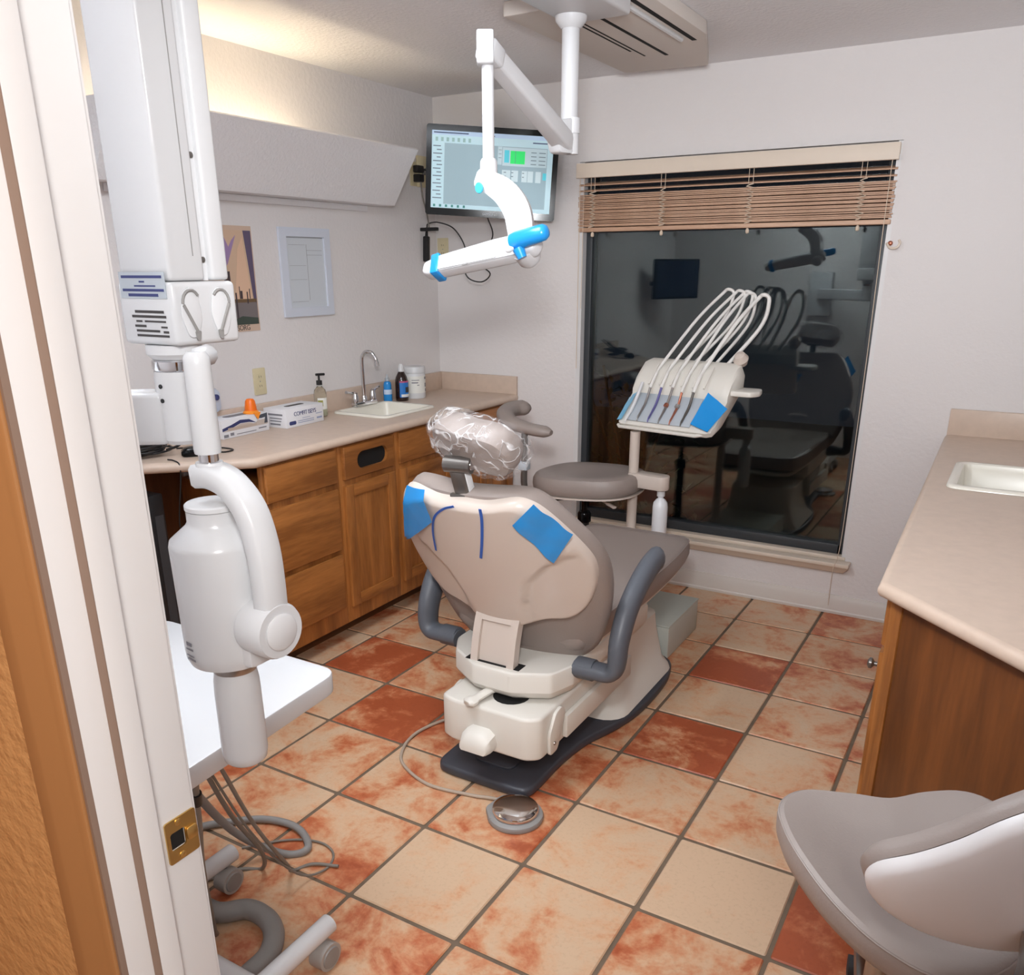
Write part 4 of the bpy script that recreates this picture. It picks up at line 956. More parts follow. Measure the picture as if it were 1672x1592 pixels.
b = NB(); d = V((-.80, -.60, 0)).normalized(); mxa = frame((cxm[0], cxm[1], 1.375), d, d.cross(V((0, 0, 1))) * -1, (0, 0, 1)); box(b, .02, .52, -.030, .030, -.037, .045, .008, 3, mx=mxa); ob('wall_arm', b, 'whiteb', xr)
b = NB(); box(b, 1.24, 1.42, -1.2305, -1.13, 1.20, 1.55, .01); ob('wall_mount', b, 'whiteb', xr)
# drop rod and yoke
AX, AY = 1.850, -.868
b = NB(); tube(b, [(AX - .028, AY + .045, 1.478), (AX - .006, AY + .012, 1.478), (AX, AY, 1.470)], .016, 10); ob('rod_link', b, 'whiteb', xr)
b = NB(); lathe(b, [(.014, 1.488), (.019, 1.480), (.0195, 1.47), (.0205, 1.345), (.0195, 1.338)], T(AX, AY, 0), 20); ob('drop_rod', b, 'whiteb', xr)
b = NB(); lathe(b, [(.015, 1.338), (.015, 1.325)], T(AX, AY, 0), 20); ob('rod_collar', b, 'chrome', xr)
def band(par, pts, wy, th, m, name):
    """swept rectangular band in the x-z plane, rounded edges"""
    b = NB(); P_ = spl(pts, 6); rings = []
    for i, p in enumerate(P_):
        t = (P_[min(i + 1, len(P_) - 1)] - P_[max(i - 1, 0)]).normalized(); nn = V((t.z, 0, -t.x))
        e = V((0, 1, 0)); r = .006
        rings.append([p + e * a + nn * c for a, c in ((-wy + r, -th), (wy - r, -th), (wy, -th + r), (wy, th - r), (wy - r, th), (-wy + r, th), (-wy, th - r), (-wy, -th + r))])
    loft(b, rings); return ob(name, b, m, par, smooth=50)
yk = [(AX - .020, AY, 1.302), (AX + .01, AY, 1.304), (AX + .045, AY, 1.292), (AX + .078, AY, 1.258), (AX + .095, AY, 1.205), (AX + .100, AY, 1.15), (AX + .100, AY, 1.08)]
band(xr, yk, .024, .018, 'whiteb', 'yoke')
b = NB(); lathe(b, [(.020, 1.3245), (.022, 1.318), (.022, 1.300)], T(AX, AY, 0), 20); ob('yoke_socket', b, 'whiteb', xr)
pz = 1.068
b = NB(); mxd = axisframe((AX + .074, AY, pz), (1, -.06, 0)); lathe(b, [(.044, -.012), (.046, -.006), (.046, .040), (.043, .046)], mxd, 32); pv = ob('pivot_drum', b, 'whiteb', xr)
b = NB(); lathe(b, [(.030, .0462), (.030, .049), (.026, .052)], mxd, 32); ob('pivot_cap', b, 'white', pv)
# tube head
b = NB(); lathe(b, [(.050, .992), (.064, .996), (.069, 1.008), (.070, 1.02), (.073, 1.195), (.071, 1.203), (.045, 1.225), (.041, 1.232), (.041, 1.250)], T(AX - .005, AY, 0), 40); th = ob('tube_head', b, 'whiteb', xr)
b = NB(); lathe(b, [(.0405, 1.2502), (.0425, 1.252), (.0425, 1.258), (.040, 1.2605), (.034, 1.262), (.012, 1.2625)], T(AX - .005, AY, 0), 32); ob('top_lid', b, 'white', th, smooth=25)
b = NB(); box(b, AX + .02, AX + .076, AY - .03, AY + .03, 1.00, 1.10, .01); ob('pivot_boss', b, 'whiteb', th)
hl = axisframe((AX - .005, AY, 1.03), (-.30, -.95, 0)); 
lm = frame(V((AX - .005, AY, 1.03)) + V((-.16, -.98, 0)).normalized() * .0712, (.98, -.16, 0), (0, 0, 1), (-.16, -.98, 0))
b = NB(); bars(b, [(-.007, .007, .012, .006), (-.010, .010, .003, .003), (-.010, .011, -.008, .002), (-.008, .014, -.014, .0035)], lm); ob('head_label', b, 'inkg', th)
b = NB(); lathe(b, [(.040, .9918), (.039, .982), (.036, .975)], T(AX, AY, 0), 32); ob('cone_ring', b, 'steel', xr)
b = NB(); lathe(b, [(.034, .9745), (.037, .955), (.038, .93), (.0385, .82), (.036, .806), (.030, .800)], T(AX, AY, 0), 36); ob('cone', b, 'whiteb', xr)

# ================================================================== ROLLING TABLE below it
tb = thing('rolling_table', (1.45, -.62, 0), 'white rounded table on a rolling base under the X-ray head', 'table')
b = NB(); prism(b, rpoly([(.98, -.90), (1.655, -.90), (1.618, -.372), (.98, -.372)], [.06, .06, .05, .05], 6), .650, .700, bev=.005); ob('top', b, 'whiteb', tb)
b = NB(); box(b, 1.235, 1.285, -.80, -.75, .12, .6495, .004); ob('column', b, 'white', tb)
for xx, e in ((1.262, -.465), (1.672, -.535)):
    b = NB(); tube(b, [(xx, -.80, .098), (xx, e, .098)], .024, 18); fo = ob('foot_tube', b, 'whiteb', tb)
    for yy in (e - .035, -.77):
        c = V((xx + .012, yy, .036))
        b = NB(); tube(b, [c - V((.020, 0, 0)), c + V((.020, 0, 0))], .0352, 20); ob('caster', b, 'castg', fo)
        b = NB(); tube(b, [c + V((-.012, 0, .0)), c + V((-.012, 0, .045))], .009, 8); ob('caster_stem', b, 'rubber', fo)
        b = NB(); lathe(b, [(.028, 0), (.026, .003), (.0, .004)], axisframe(c + V((.0202, 0, 0)), (1, 0, 0)), 18, True, False); ob('caster_cap', b, 'grayp', fo)
b = NB(); tube(b, [(1.262, -.77, .098), (1.672, -.77, .098)], .023, 18); ob('cross_tube', b, 'whiteb', tb)
# hoses and cables
vh = NB(); tube(vh, spl([(1.02, -.52, .0272), (1.16, -.575, .0272), (1.325, -.600, .0272), (1.40, -.548, .0272), (1.48, -.553, .0272), (1.54, -.60, .0272), (1.565, -.68, .0272), (1.53, -.86, .0272), (1.30, -1.0, .0272)], 8), .0265, 16)
tag(ob('suction_hose', vh, 'hose', smooth=60), 'thick grey hose curled on the floor near the doorway', 'hose')
def cable(name, pts, r, m, label, cat='cable', grp=None): 
    b = NB(); tube(b, spl(pts, 7), r, 8); return tag(ob(name, b, m, smooth=60), label, cat, grp)
cable('hose', [(1.30, -.68, .64), (1.26, -.58, .40), (1.22, -.42, .12), (1.30, -.325, .0125), (1.345, -.27, .0125), (1.25, -.215, .0125), (1.13, -.237, .0125), (1.02, -.33, .0125), (.96, -.40, .0125), (.88, -.42, .0125)], .0115, 'hose', 'medium grey hose looping from the table to the tiles', 'hose')
cable('cable', [(1.50, -.72, .64), (1.42, -.58, .35), (1.345, -.44, .12), (1.29, -.395, .006), (1.24, -.43, .006), (1.19, -.52, .02), (1.20, -.60, .22), (1.25, -.66, .45), (1.26, -.70, .64)], .006, 'cable', 'grey cable hanging in a long loop below the white table')
cable('cable', [(1.57, -.72, .64), (1.50, -.58, .35), (1.43, -.43, .10), (1.37, -.36, .006), (1.40, -.31, .006), (1.47, -.28, .006)], .005, 'cable', 'grey cable running straight from the white table to the floor')
cable('cable', [(1.47, -.70, .64), (1.46, -.56, .30), (1.43, -.40, .05), (1.445, -.31, .0045), (1.42, -.245, .0045), (1.35, -.225, .0045), (1.26, -.265, .0045), (1.17, -.36, .0045)], .0035, 'cable', 'thin grey cable making a wide loop on the tiles')
tc_ = cable('cable', [(1.604, -.797, .645), (1.587, -.789, .584), (1.557, -.771, .49), (1.505, -.742, .33), (1.44, -.69, .10), (1.36, -.64, .009), (1.20, -.66, .009)], .008, 'cable', 'tied grey cable hanging beside the door jamb')
b = NB(); tube(b, [(1.589, -.790, .592), (1.581, -.7855, .562)], .0125, 12); ob('cable_tie', b, 'black', tc_)

# ================================================================== DENTAL LIGHT on its ceiling pole
dl = thing('dental_light', (1.51, 1.0, 1.95), 'white overhead dental light with blue handle on a ceiling pole', 'dental light')
b = NB(); box(b, 1.452, 1.672, .50, 1.088, 2.332, HC - .0005, .010, 3); ob('ceiling_mount', b, 'lampw', dl)
px, py = 1.510, 1.000
b = NB(); lathe(b, [(.050, 2.3315), (.048, 2.318), (.034, 2.302), (.030, 2.298)], T(px, py, 0), 28); ob('flange', b, 'lampw', dl)
b = NB(); tube(b, [(px, py, 2.31), (px, py, 2.045)], .0275, 24); ob('pole', b, 'lampw', dl)
b = NB(); tube(b, [(px + .012, py, 2.046), (px + .012, py, 1.945)], .0205, 20); lathe(b, [(.0245, 2.05), (.0245, 2.005)], T(px + .012, py, 0), 20); ob('pole_sleeve', b, 'lampw', dl)
E_ = V((1.512, .505, 2.150)); Bp = V((1.508, .955, 1.985))
b = NB(); prism(b, rpoly([(-.040, 1.945), (.028, 1.945), (.034, 2.0), (.02, 2.05), (-.035, 2.04), (-.06, 2.0)], .012, 4), -.026, .026, mx=frame((px - .006, py - .022, 0), V((.35, 1, 0)), (0, 0, 1), V((1, -.35, 0))), bev=.005); ob('arm_root', b, 'lampw', dl)
dr = (E_ - Bp); L_ = dr.length; mxb = axisframe(Bp, dr, up=(1, 0, 0))
b = NB()
rings = [[mxb @ V((p[0], p[1], z)) for p in rrect(-a, a, -c, c, .010, 3)] for z, a, c in ((-.03, .024, .026), (0, .027, .032), (L_ * .5, .026, .030), (L_, .024, .026))]
loft(b, rings); ob('spring_arm', b, mat('arm_grey_white', (208, 208, 210), .35), dl)
b = NB(); box(b, -.026, .026, -.030, .030, L_ - .045, L_ + .020, .010, 3, mx=mxb); ob('arm_head', b, 'lampw', dl)
b = NB(); prism(b, rpoly([(-.030, -.040), (.030, -.040), (.034, .01), (.022, .042), (-.018, .046), (-.034, .02)], .012, 4), -.023, .023, mx=frame(E_ + V((.0, -.014, .004)), (.5, -.86, 0), (0, 0, 1), (.86, .5, 0)), bev=.005); ob('elbow', b, 'lampw', dl)
lx, ly = 1.513, .50
b = NB(); tube(b, [(lx, ly, 2.13), (lx, ly, 1.868)], .0165, 20); ob('drop_tube', b, 'lampw', dl)
b = NB(); lathe(b, [(.019, 1.888), (.024, 1.880), (.025, 1.845)], T(lx, ly, 0), 22); ob('swivel', b, 'lampw', dl)
# angled yoke arm
b = NB(); yp = spl([(lx - .030, ly, 1.838), (lx + .012, ly, 1.822), (lx + .055, ly + .004, 1.796), (lx + .088, ly + .008, 1.752), (lx + .098, ly + .012, 1.70), (lx + .100, ly + .014, 1.655)], 5)
rings = []
for i, p in enumerate(yp):
    t = (yp[min(i + 1, len(yp) - 1)] - yp[max(i - 1, 0)]).normalized(); e = V((.35, -.94, 0)); e = (e - t * e.dot(t)).normalized(); nn = t.cross(e); k = i / (len(yp) - 1)
    w_, h_ = .024 + .008 * k, .022 + .010 * math.sin(k * PI) + .010 * k
    rings.append([p + e * a * w_ + nn * c * h_ for a, c in ((-1, -.6), (-.7, -1), (.7, -1), (1, -.6), (1, .6), (.7, 1), (-.7, 1), (-1, .6))])
loft(b, rings); ya2 = ob('yoke_arm', b, 'lampw', dl, smooth=50)
b = NB(); lathe(b, [(.013, 0), (.015, .004), (.013, .007)], axisframe((lx - .012, ly - .028, 1.812), (-.2, -1, -.15)), 16); ob('teal_cap', b, 'teal', ya2)
# head: long flat bar, seen from behind
A_, B_ = V((1.280, .50, 1.598)), V((1.672, .505, 1.668)); ax_ = (B_ - A_).normalized()
nb = V((.10, -.82, .56)); nb = (nb - ax_ * nb.dot(ax_)).normalized(); ub = nb.cross(ax_)
mxh = frame(A_, ax_, ub if ub.z > 0 else -ub, nb)
L2 = (B_ - A_).length
ho_ = rpoly([(.0, -.020), (.02, -.028), (.30, -.034), (.385, -.028), (L2, -.012), (L2, .020), (.36, .038), (.24, .040), (.06, .030), (.0, .016)], .015, 4)
b = NB(); prism(b, ho_, -.030, .014, mx=mxh, bev=.010, seg=3); hb = ob('lamp_head', b, 'lampw', dl)
b = NB(); prism(b, rpoly([(.055, -.024), (.27, -.030), (.27, .026), (.055, .022)], .006, 3), .0142, .0160, mx=mxh); ob('back_panel', b, 'white', hb)
b = NB(); box(b, .155, .172, -.031, -.026, .0145, .017, mx=mxh); ob('badge', b, 'grayp', hb)
b = NB(); tube(b, [mxh @ V((.05, -.030, .0142)), mxh @ V((.35, -.035, .0142))], .0012, 5); ob('seam_line', b, 'grayp', hb)
b = NB(); lathe(b, [(.030, -.052), (.036, -.040), (.036, .0)], mxh @ T(.345, -.006, -.004), 20); ob('rear_boss', b, 'lampw', hb)
b = NB(); prism(b, rpoly([(.036, -.0335), (.066, -.0345), (.060, .034), (.030, .031)], .006, 3), -.034, .018, mx=mxh, bev=.004); ob('blue_sleeve', b, 'bluef', dl)
hp0, hp1 = V((1.600, .475, 1.668)), V((1.722, .462, 1.694))
b = NB(); hs_ = [hp0.lerp(hp1, t) for t in (0, .04, .2, .6, .9, .97, 1)]; tube(b, hs_, [.014, .022, .025, .024, .022, .017, .008], 18); ob('blue_handle', b, 'bluef', dl)
b = NB(); tube(b, [V((1.628, .468, 1.652)), V((1.640, .470, 1.626))], [.018, .013], 14); ob('blue_handle', b, 'bluef', dl)
b = NB(); lathe(b, [(.005, 0), (.009, .010), (.009, .018), (.005, .024)], axisframe((1.618, .455, 1.650), (-.6, -.75, -.1)), 12); ob('knob', b, 'white', dl)

# ================================================================== MONITOR on its wall arm
mo = thing('wall_monitor', (.525, 2.133, 1.83), 'black wall-mounted monitor showing a grey program window with a green panel', 'monitor')
MN = V((.51, -.86, -.03)).normalized(); MXv = V((.86, .51, 0)); rl = math.radians(-3.4)
MY0 = MN.cross(MXv); MX_ = MXv * math.cos(rl) + MY0 * math.sin(rl); MY_ = -MXv * math.sin(rl) + MY0 * math.cos(rl)
mm = frame((.523, 2.128, 2.030), MX_, MY_, MN)
W2, H2 = .318, .199
b = NB(); prism(b, rrect(-W2, W2, -H2, H2, .012, 4), -.045, 0, mx=mm, bev=.004); ob('case', b, 'blackg', mo)
b = NB(); o1 = rrect(-W2, W2, -H2, H2, .012, 4); o2 = rrect(-W2 + .026, W2 - .026, -H2 + .032, H2 - .026, .002, 4)
loft(b, [[mm @ V((p[0], p[1], h)) for p in o] for o, h in ((o1, .0004), (o1, .004), (o2, .004), (o2, .0004))], False, False); ob('bezel', b, 'blackg', mo)
def em(name, c, s=.42): return mat(name, c, .6, emit=c, estr=s)
SX0, SX1, SY0, SY1 = -W2 + .026, W2 - .026, -H2 + .032, H2 - .026
def scr(name, rects, c, h, par, s=.42):
    b = NB()
    for a, bb, c0, d0 in rects: box(b, SX0 + a * (SX1 - SX0), SX0 + bb * (SX1 - SX0), SY1 - d0 * (SY1 - SY0), SY1 - c0 * (SY1 - SY0), h, h + .0003, mx=mm)
    return ob(name, b, em(name, c, s), par, smooth=0)
sc_ = scr('screen', [(0, 1, 0, 1)], (176, 204, 214), .0005, mo)
scr('title_bar', [(0, 1, 0, .055)], (168, 190, 214), .0009, sc_)
scr('work_area', [(.105, .955, .155, .945)], (142, 166, 176), .0009, sc_)
scr('side_list', [(.012 + (k % 2) * .03, .075 + (k % 3) * .006, .19 + k * .048, .203 + k * .048) for k in range(15)], (92, 108, 122), .0009, sc_)
scr('toolbar_icons', [(.03 + k * .045, .05 + k * .045, .085, .135) for k in range(7)], (136, 168, 168), .0013, sc_)
scr('task_icons', [(.02 + k * .05, .038 + k * .05, .952, .985) for k in range(6)], (58, 122, 120), .0009, sc_)
scr('form_panel', [(.585, .95, .165, .40), (.545, .58, .16, .39)], (176, 196, 204), .0013, sc_)
scr('green_panel', [(.65, .77, .205, .37)], (46, 206, 104), .0017, sc_, .5)
scr('cyan_panel', [(.60, .64, .20, .36), (.925, .955, .47, .56)], (84, 190, 206), .0017, sc_)
scr('button', [(.585, .655, .455, .60), (.665, .72, .455, .60), (.75, .795, .455, .60), (.80, .845, .455, .60), (.865, .91, .455, .60)], (186, 204, 210), .0013, sc_)
scr('form_lines', [(.82, .865, .21 + k * .05, .22 + k * .05) for k in range(4)] + [(.885, .94, .21 + k * .05, .22 + k * .05) for k in range(4)] + [(.69, .693, .205, .37), (.552, .576, .20, .206), (.552, .576, .25, .256), (.552, .576, .30, .306)] + [(.60 + k * .001 + (.0 if k < 2 else .06) + (.0 if k < 4 else .09), .62 + (.0 if k < 2 else .06) + (.0 if k < 4 else .09), .48 + (k % 2) * .05, .49 + (k % 2) * .05) for k in range(6)], (96, 118, 128), .0021, sc_)['kind'] = 'stuff'
scr('title_print', [(.015, .30, .018, .034), (.47, .515, .03, .044), (.83, .95, .085, .10)], (66, 80, 110), .0013, sc_)['kind'] = 'stuff'
b = NB(); text_bm(b, 'SAMSUNG', .016, mm @ T(.0, -H2 + .014, .0042)); ob('brand_print', b, 'labels', mo)
b = NB(); box(b, -.05, .05, -.05, .05, -.075, -.0455, .004, mx=mm); ob('mount_plate', b, 'grayp', mo)
e0 = mm @ V((0, 0, -.075)); 
b = NB(); tube(b, [e0, V((.30, 2.30, 2.05)), V((.06, 2.27, 2.075)), V((.012, 2.27, 2.075))], .016, 8); ob('wall_arm', b, 'grayp', mo)
b = NB(); box(b, .0006, .014, 2.225, 2.315, 2.00, 2.15, .003); ob('wall_plate', b, 'ivory', mo)

# ================================================================== SMALL THINGS ON THE LEFT WALL AND COUNTER
def outlet(mx, label, plugs=False):
    t = thing('wall_outlet', mx.to_translation(), label, 'outlet')
    b = NB(); prism(b, rrect(-.036, .036, -.058, .058, .005, 3), 0, .005, mx=mx, bev=.002); ob('cover_plate', b, 'ivory', t)
    for s in (-1, 1):
        b = NB(); prism(b, rrect(-.016, .016, s * .020 - .014, s * .020 + .014, .011, 4), .0052, .007, mx=mx); r_ = ob('socket', b, 'ivory', t)
        b = NB(); box(b, -.007, -.005, s * .02 - .004, s * .02 + .006, .0071, .0075, mx=mx); box(b, .005, .007, s * .02 - .003, s * .02 + .005, .0071, .0075, mx=mx); ob('slot', b, 'inkd', r_)
    b = NB(); lathe(b, [(.003, .0052), (.003, .006)], mx, 8); ob('screw', b, 'steel', t)
    return t
LW = lambda y, z: frame((.0006, y, z), (0, 1, 0), (0, 0, 1), (1, 0, 0))
BW = lambda x, z: frame((x, YB - .0006, z), (1, 0, 0), (0, 0, 1), (0, -1, 0))
outlet(LW(.995, 1.13), 'ivory double outlet on the wall above the orange stamp')
outlet(LW(2.205, 2.06), 'ivory outlet with black plugs beside the monitor')
outlet(BW(.045, 1.695), 'ivory outlet in the corner behind the dental light')
pl = thing('power_plug', (.02, 2.21, 2.08), 'flat black plug in the upper socket beside the monitor', 'plug')
b = NB(); box(b, .0085, .040, 2.185, 2.245, 2.065, 2.100, .006); ob('body', b, 'black', pl); b = NB(); tube(b, [(.03, 2.24, 2.082), (.05, 2.27, 2.08)], .004, 8); ob('cord', b, 'black', pl)
pl = thing('power_plug', (.02, 2.205, 2.04), 'square black adapter in the lower socket beside the monitor', 'plug')
b = NB(); box(b, .0085, .050, 2.185, 2.230, 2.020, 2.058, .006); ob('body', b, 'black', pl)
b = NB(); tube(b, spl([(.04, 2.21, 2.02), (.045, 2.215, 1.95), (.05, 2.24, 1.87), (.055, 2.25, 1.80)], 6), .004, 8); ob('cord', b, 'cable', pl)
pb = thing('power_brick', (.06, 2.22, 1.68), 'black power brick hanging by its cord left of the dental light', 'adapter')
mxk = frame((.0205, 2.268, 1.705), (0, 1, -.06), (0, .06, 1), (1, 0, 0))
b = NB(); box(b, -.016, .016, -.075, .055, -.014, .014, .006, mx=mxk); ob('body', b, 'black', pb)
b = NB(); tube(b, [mxk @ V((0, .055, 0)), mxk @ V((.004, .10, 0))], [.009, .005], 8); ob('strain_relief', b, 'black', pb)
b = NB(); tube(b, spl([mxk @ V((.004, .098, 0)), mxk @ V((.01, .118, .004)), (.12, 2.24, 1.825), (.24, 2.21, 1.79), (.30, 2.22, 1.70), (.30, 2.20, 1.62), (.33, 2.2, 1.55), (.40, 2.22, 1.53), (.44, 2.24, 1.57), (.36, 2.27, 1.63), (.42, 2.30, 1.75), (.44, 2.22, 1.84)], 8), .0035, 7); ob('cord', b, 'black', pb)
sh = thing('monitor_shelf_clip', (.06, 2.25, 1.79), 'short black cable clip below the plugs beside the monitor', 'clip')
b = NB(); box(b, .0006, .11, 2.24, 2.262, 1.784, 1.802, .004); ob('body', b, 'black', sh)
# framed sheet
fs = thing('framed_sheet', (0, 1.345, 1.58), 'pale framed document hanging above the sink counter', 'frame')
mw = LW(1.345, 1.582)
fo_ = rrect(-.163, .163, -.190, .190, .002, 2); fi = rrect(-.122, .122, -.150, .152, .001, 2)
b = NB(); loft(b, [[mw @ V((p[0], p[1], h)) for p in o] for o, h in ((fo_, .0005), (fo_, .012), (fi, .014), (fi, .004))], False, False); ob('frame', b, 'framew', fs)
b = NB(); box(b, -.1225, .1225, -.1505, .1525, .001, .0045, mx=mw); shh = ob('sheet', b, 'sheet', fs)
b = NB(); bars(b, [(-.12, .12, .148, .0018), (-.119, -.117, 0, .29), (-.105, .0, .118, .001), (.01, .11, .095, .0012), (.01, .11, .075, .0012), (-.105, .0, .03, .001), (-.105, .0, -.03, .001), (-.105, .0, -.125, .001), (.008, .0095, 0, .24)], mw @ T(0, 0, .0046)); ob('ruled_lines', b, 'inkg', shh)
# poster
po = thing('wall_poster', (0, .89, 1.56), 'purple and peach waterfront poster on the left wall', 'poster')
mp_ = LW(.885, 1.560); pw = .145
def flat(name, pts, c, h, par, rough=.5):
    b = NB(); prism(b, pts, h, h + .0004, mx=mp_); return ob(name, b, mat(name, c, rough), par, smooth=0)
b = NB(); box(b, -pw, pw, -.213, .208, .0006, .003, mx=mp_); sheet = ob('sheet', b, mat('poster_paper', (206, 180, 160), .5), po)
flat('sky', [(-pw + .004, -.09), (pw - .02, -.09), (pw - .025, .19), (-pw + .004, .19)], (208, 178, 152), .0031, sheet)
flat('violet_cloud', [(-pw + .004, .04), (-.03, .03), (.0, .06), (.03, .12), (.052, .165), (.055, .172), (.03, .15), (.012, .125), (-.01, .168), (-.03, .172), (-.06, .15), (-pw + .004, .155)], (158, 132, 176), .0036, sheet)
flat('violet_edge', [(pw - .048, .19), (pw - .006, .19), (pw - .006, -.10), (pw - .022, -.09), (pw - .035, .06)], (96, 84, 110), .0036, sheet)
flat('peach_glow', [(.02, -.09), (pw - .03, -.09), (pw - .045, .06), (pw - .055, .165), (.06, .12)], (222, 186, 158), .0036, sheet)
flat('dark_water', [(-pw + .004, -.185), (pw - .006, -.185), (pw - .006, -.085), (-pw + .004, -.085)], (120, 112, 112), .0036, sheet)
flat('reeds', [(-.02, -.185), (pw - .006, -.185), (pw - .006, -.16), (.05, -.15), (.0, -.165)], (64, 74, 66), .0041, sheet)
b = NB(); bars(b, [(-pw + .01, pw - .01, -.088, .014)], mp_ @ T(0, 0, .0041)); ob('pier', b, mat('pier_brown', (112, 88, 62), .6), sheet)
b = NB(); bars(b, [(x, x + w_, (a + c) / 2, c - a) for x, w_, a, c in ((.022, .008, -.16, -.055), (.045, .004, -.08, -.03), (.05, .012, -.08, -.048), (.085, .006, -.10, -.052), (-.012, .016, -.075, .03), (-.03, .02, -.08, -.0), (.10, .005, -.08, -.04))], mp_ @ T(0, 0, .0045)); ob('pier_posts', b, mat('pier_dark', (72, 60, 64), .6), sheet)
b = NB(); text_bm(b, 'LEEPSET SORG', .030, mp_ @ T(.0, -.1985, .0032), space=.9); ob('poster_title', b, 'inkd', sheet)
# boxes of gloves, stamp, soap, bottles, tub
def carton(cx, cy, rz, L, D, H, label, bands):
    t = thing('glove_box', (cx, cy, ZT), label, 'box')
    mx = T(cx, cy, ZT + .0006) @ RZ(rz); b = NB(); box(b, -D / 2, D / 2, -L / 2, L / 2, 0, H, .0015, mx=mx); bd = ob('carton', b, 'card', t)
    return t, bd, mx @ frame((D / 2 + .0002, 0, H / 2), (0, 1, 0), (0, 0, 1), (1, 0, 0)), mx @ frame((0, -L / 2 - .0002, H / 2), (1, 0, 0), (0, 0, 1), (0, -1, 0)), mx @ frame((0, 0, H + .0002), (0, 1, 0), (-1, 0, 0), (0, 0, 1))
t, bd, fm, sm_, tm = carton(.078, .775, .02, .265, .10, .078, 'white tissue carton with a dark blue wave under the orange stamp', None)
def wave(par, mx, pts, c, name, h=.0): 
    b = NB(); prism(b, pts, h, h + .0004, mx=mx); return ob(name, b, mat(name, c, .5), par, smooth=0)
wave(bd, fm, [(-.13, -.008), (-.08, .0), (-.03, .014), (.02, .012), (.06, .004), (.02, .024), (-.03, .028), (-.08, .014), (-.13, .004)], (50, 56, 104), 'blue_wave')
wave(bd, fm, [(-.128, -.01), (.125, -.01), (.125, .012), (.07, .012), (.05, .0), (.02, .010), (-.03, .012), (-.08, -.002), (-.128, -.009)], (196, 182, 172), 'tan_band', -.0001)
wave(bd, fm, [(.06, .022), (.09, .034), (.125, .037), (.125, -.005), (.105, -.005), (.112, .02), (.09, .018)], (70, 74, 84), 'dark_corner', .0004)
b = NB(); bars(b, [(-.055, .055, -.028, .003), (.07, .115, -.022, .005), (-.125, -.10, -.028, .012), (-.09, -.07, -.024, .012)], fm); ob('small_print', b, 'inkg', bd)
b = NB(); bars(b, [(-.10, .06, -.002, .010)], fm @ T(0, 0, .0005)); ob('title_print', b, 'inkbr', bd)
b = NB(); prism(b, rrect(-.07, .07, -.02, .02, .018, 4), 0, .0005, mx=tm); ob('top_opening', b, 'inkg', bd)
t, bd, fm, sm_, tm = carton(.110, 1.080, .03, .245, .130, .082, 'white glove box with dark blue lettering beside the soap', None)
b = NB(); text_bm(b, 'COMFIT ISEYS', .026, fm @ T(.0, .014, .0004), space=.9); ob('title_print', b, 'ink', bd)
b = NB(); prism(b, rrect(-.105, -.062, -.030, -.014, .006, 4), .0002, .0008, mx=fm); ob('logo_oval', b, 'ink', bd)
b = NB(); bars(b, [(-.05, .055, -.018, .003), (-.05, .055, -.026, .003), (-.02, .03, -.008, .002), (.075, .11, -.02, .008), (.07, .112, .0, .003)], fm); ob('small_print', b, mat('soft_blue_ink', (150, 160, 190), .6), bd)
b = NB(); bars(b, [(-.045, .045, .016, .008), (-.03, .04, .0, .005), (-.03, .035, -.012, .005), (-.03, .03, -.026, .007)], sm_); ob('side_print', b, 'inkg', bd)
b = NB(); prism(b, rrect(-.055, .06, -.014, .014, .013, 4), 0, .0006, mx=tm); ob('top_opening', b, 'inkd', bd)
# orange stamp standing on the tissue carton
og = thing('orange_cup', (.075, .845, ZT + .08), 'small orange plastic cup upside down on the tissue carton', 'cup')
zz = ZT + .0795
b = NB(); lathe(b, [(.026, .012), (.024, .03), (.020, .052), (.014, .060), (.0, .062)], T(.0945, .842, zz), 24, True, False); ob('cup', b, 'orangep', og)
b = NB(); lathe(b, [(.034, 0), (.034, .004), (.027, .012)], T(.0945, .842, zz), 24); ob('rim', b, mat('orange_rim', (250, 150, 40), .4), og)
b = NB(); prism(b, [(-.020, .004), (.020, .004), (.002, -.026)], 0, .0025, mx=frame((.1292, .842, zz + .002), (0, 1, 0), (0, 0, 1), (1, 0, 0))); ob('spout', b, mat('orange_spout', (250, 150, 40), .4), og)
sb = thing('soap_bottle', (.075, 1.295, ZT), 'clear pump soap bottle with black pump behind the glove box', 'bottle')
b = NB(); lathe(b, [(.026, .0006), (.029, .006), (.029, .105), (.026, .122), (.016, .134), (.012, .138), (.012, .146)], T(.075, 1.295, ZT), 24); ob('bottle', b, 'bottle', sb)
b = NB(); lathe(b, [(.0255, .004), (.0268, .010), (.0268, .055), (.0, .055)], T(.075, 1.295, ZT), 24, True, False); ob('soap', b, mat('pale_soap', (206, 204, 178), .3), sb)
def lab(par, c, r, z0, z1, a0, a1, m, name='label'):
    b = NB(); n = 10; rings = [[V((c[0] + rr * math.cos(a0 + (a1 - a0) * k / n), c[1] + rr * math.sin(a0 + (a1 - a0) * k / n), z)) for rr, z in ((r, z0), (r + .0006, z0), (r + .0006, z1), (r, z1))] for k in range(n + 1)]
    loft(b, rings); return ob(name, b, m, par)
lab(sb, (.075, 1.295), .0292, ZT + .035, ZT + .088, -1.3, .45, 'whlab'); lab(sb, (.075, 1.295), .0300, ZT + .05, ZT + .078, -1.25, -.45, 'olive', 'label_patch')
b = NB(); lathe(b, [(.014, .146), (.014, .166), (.005, .168), (.005, .192)], T(.075, 1.295, ZT), 14); tube(b, [(.072, 1.28, ZT + .194), (.082, 1.325, ZT + .192)], .006, 8); ob('pump', b, 'black', sb)
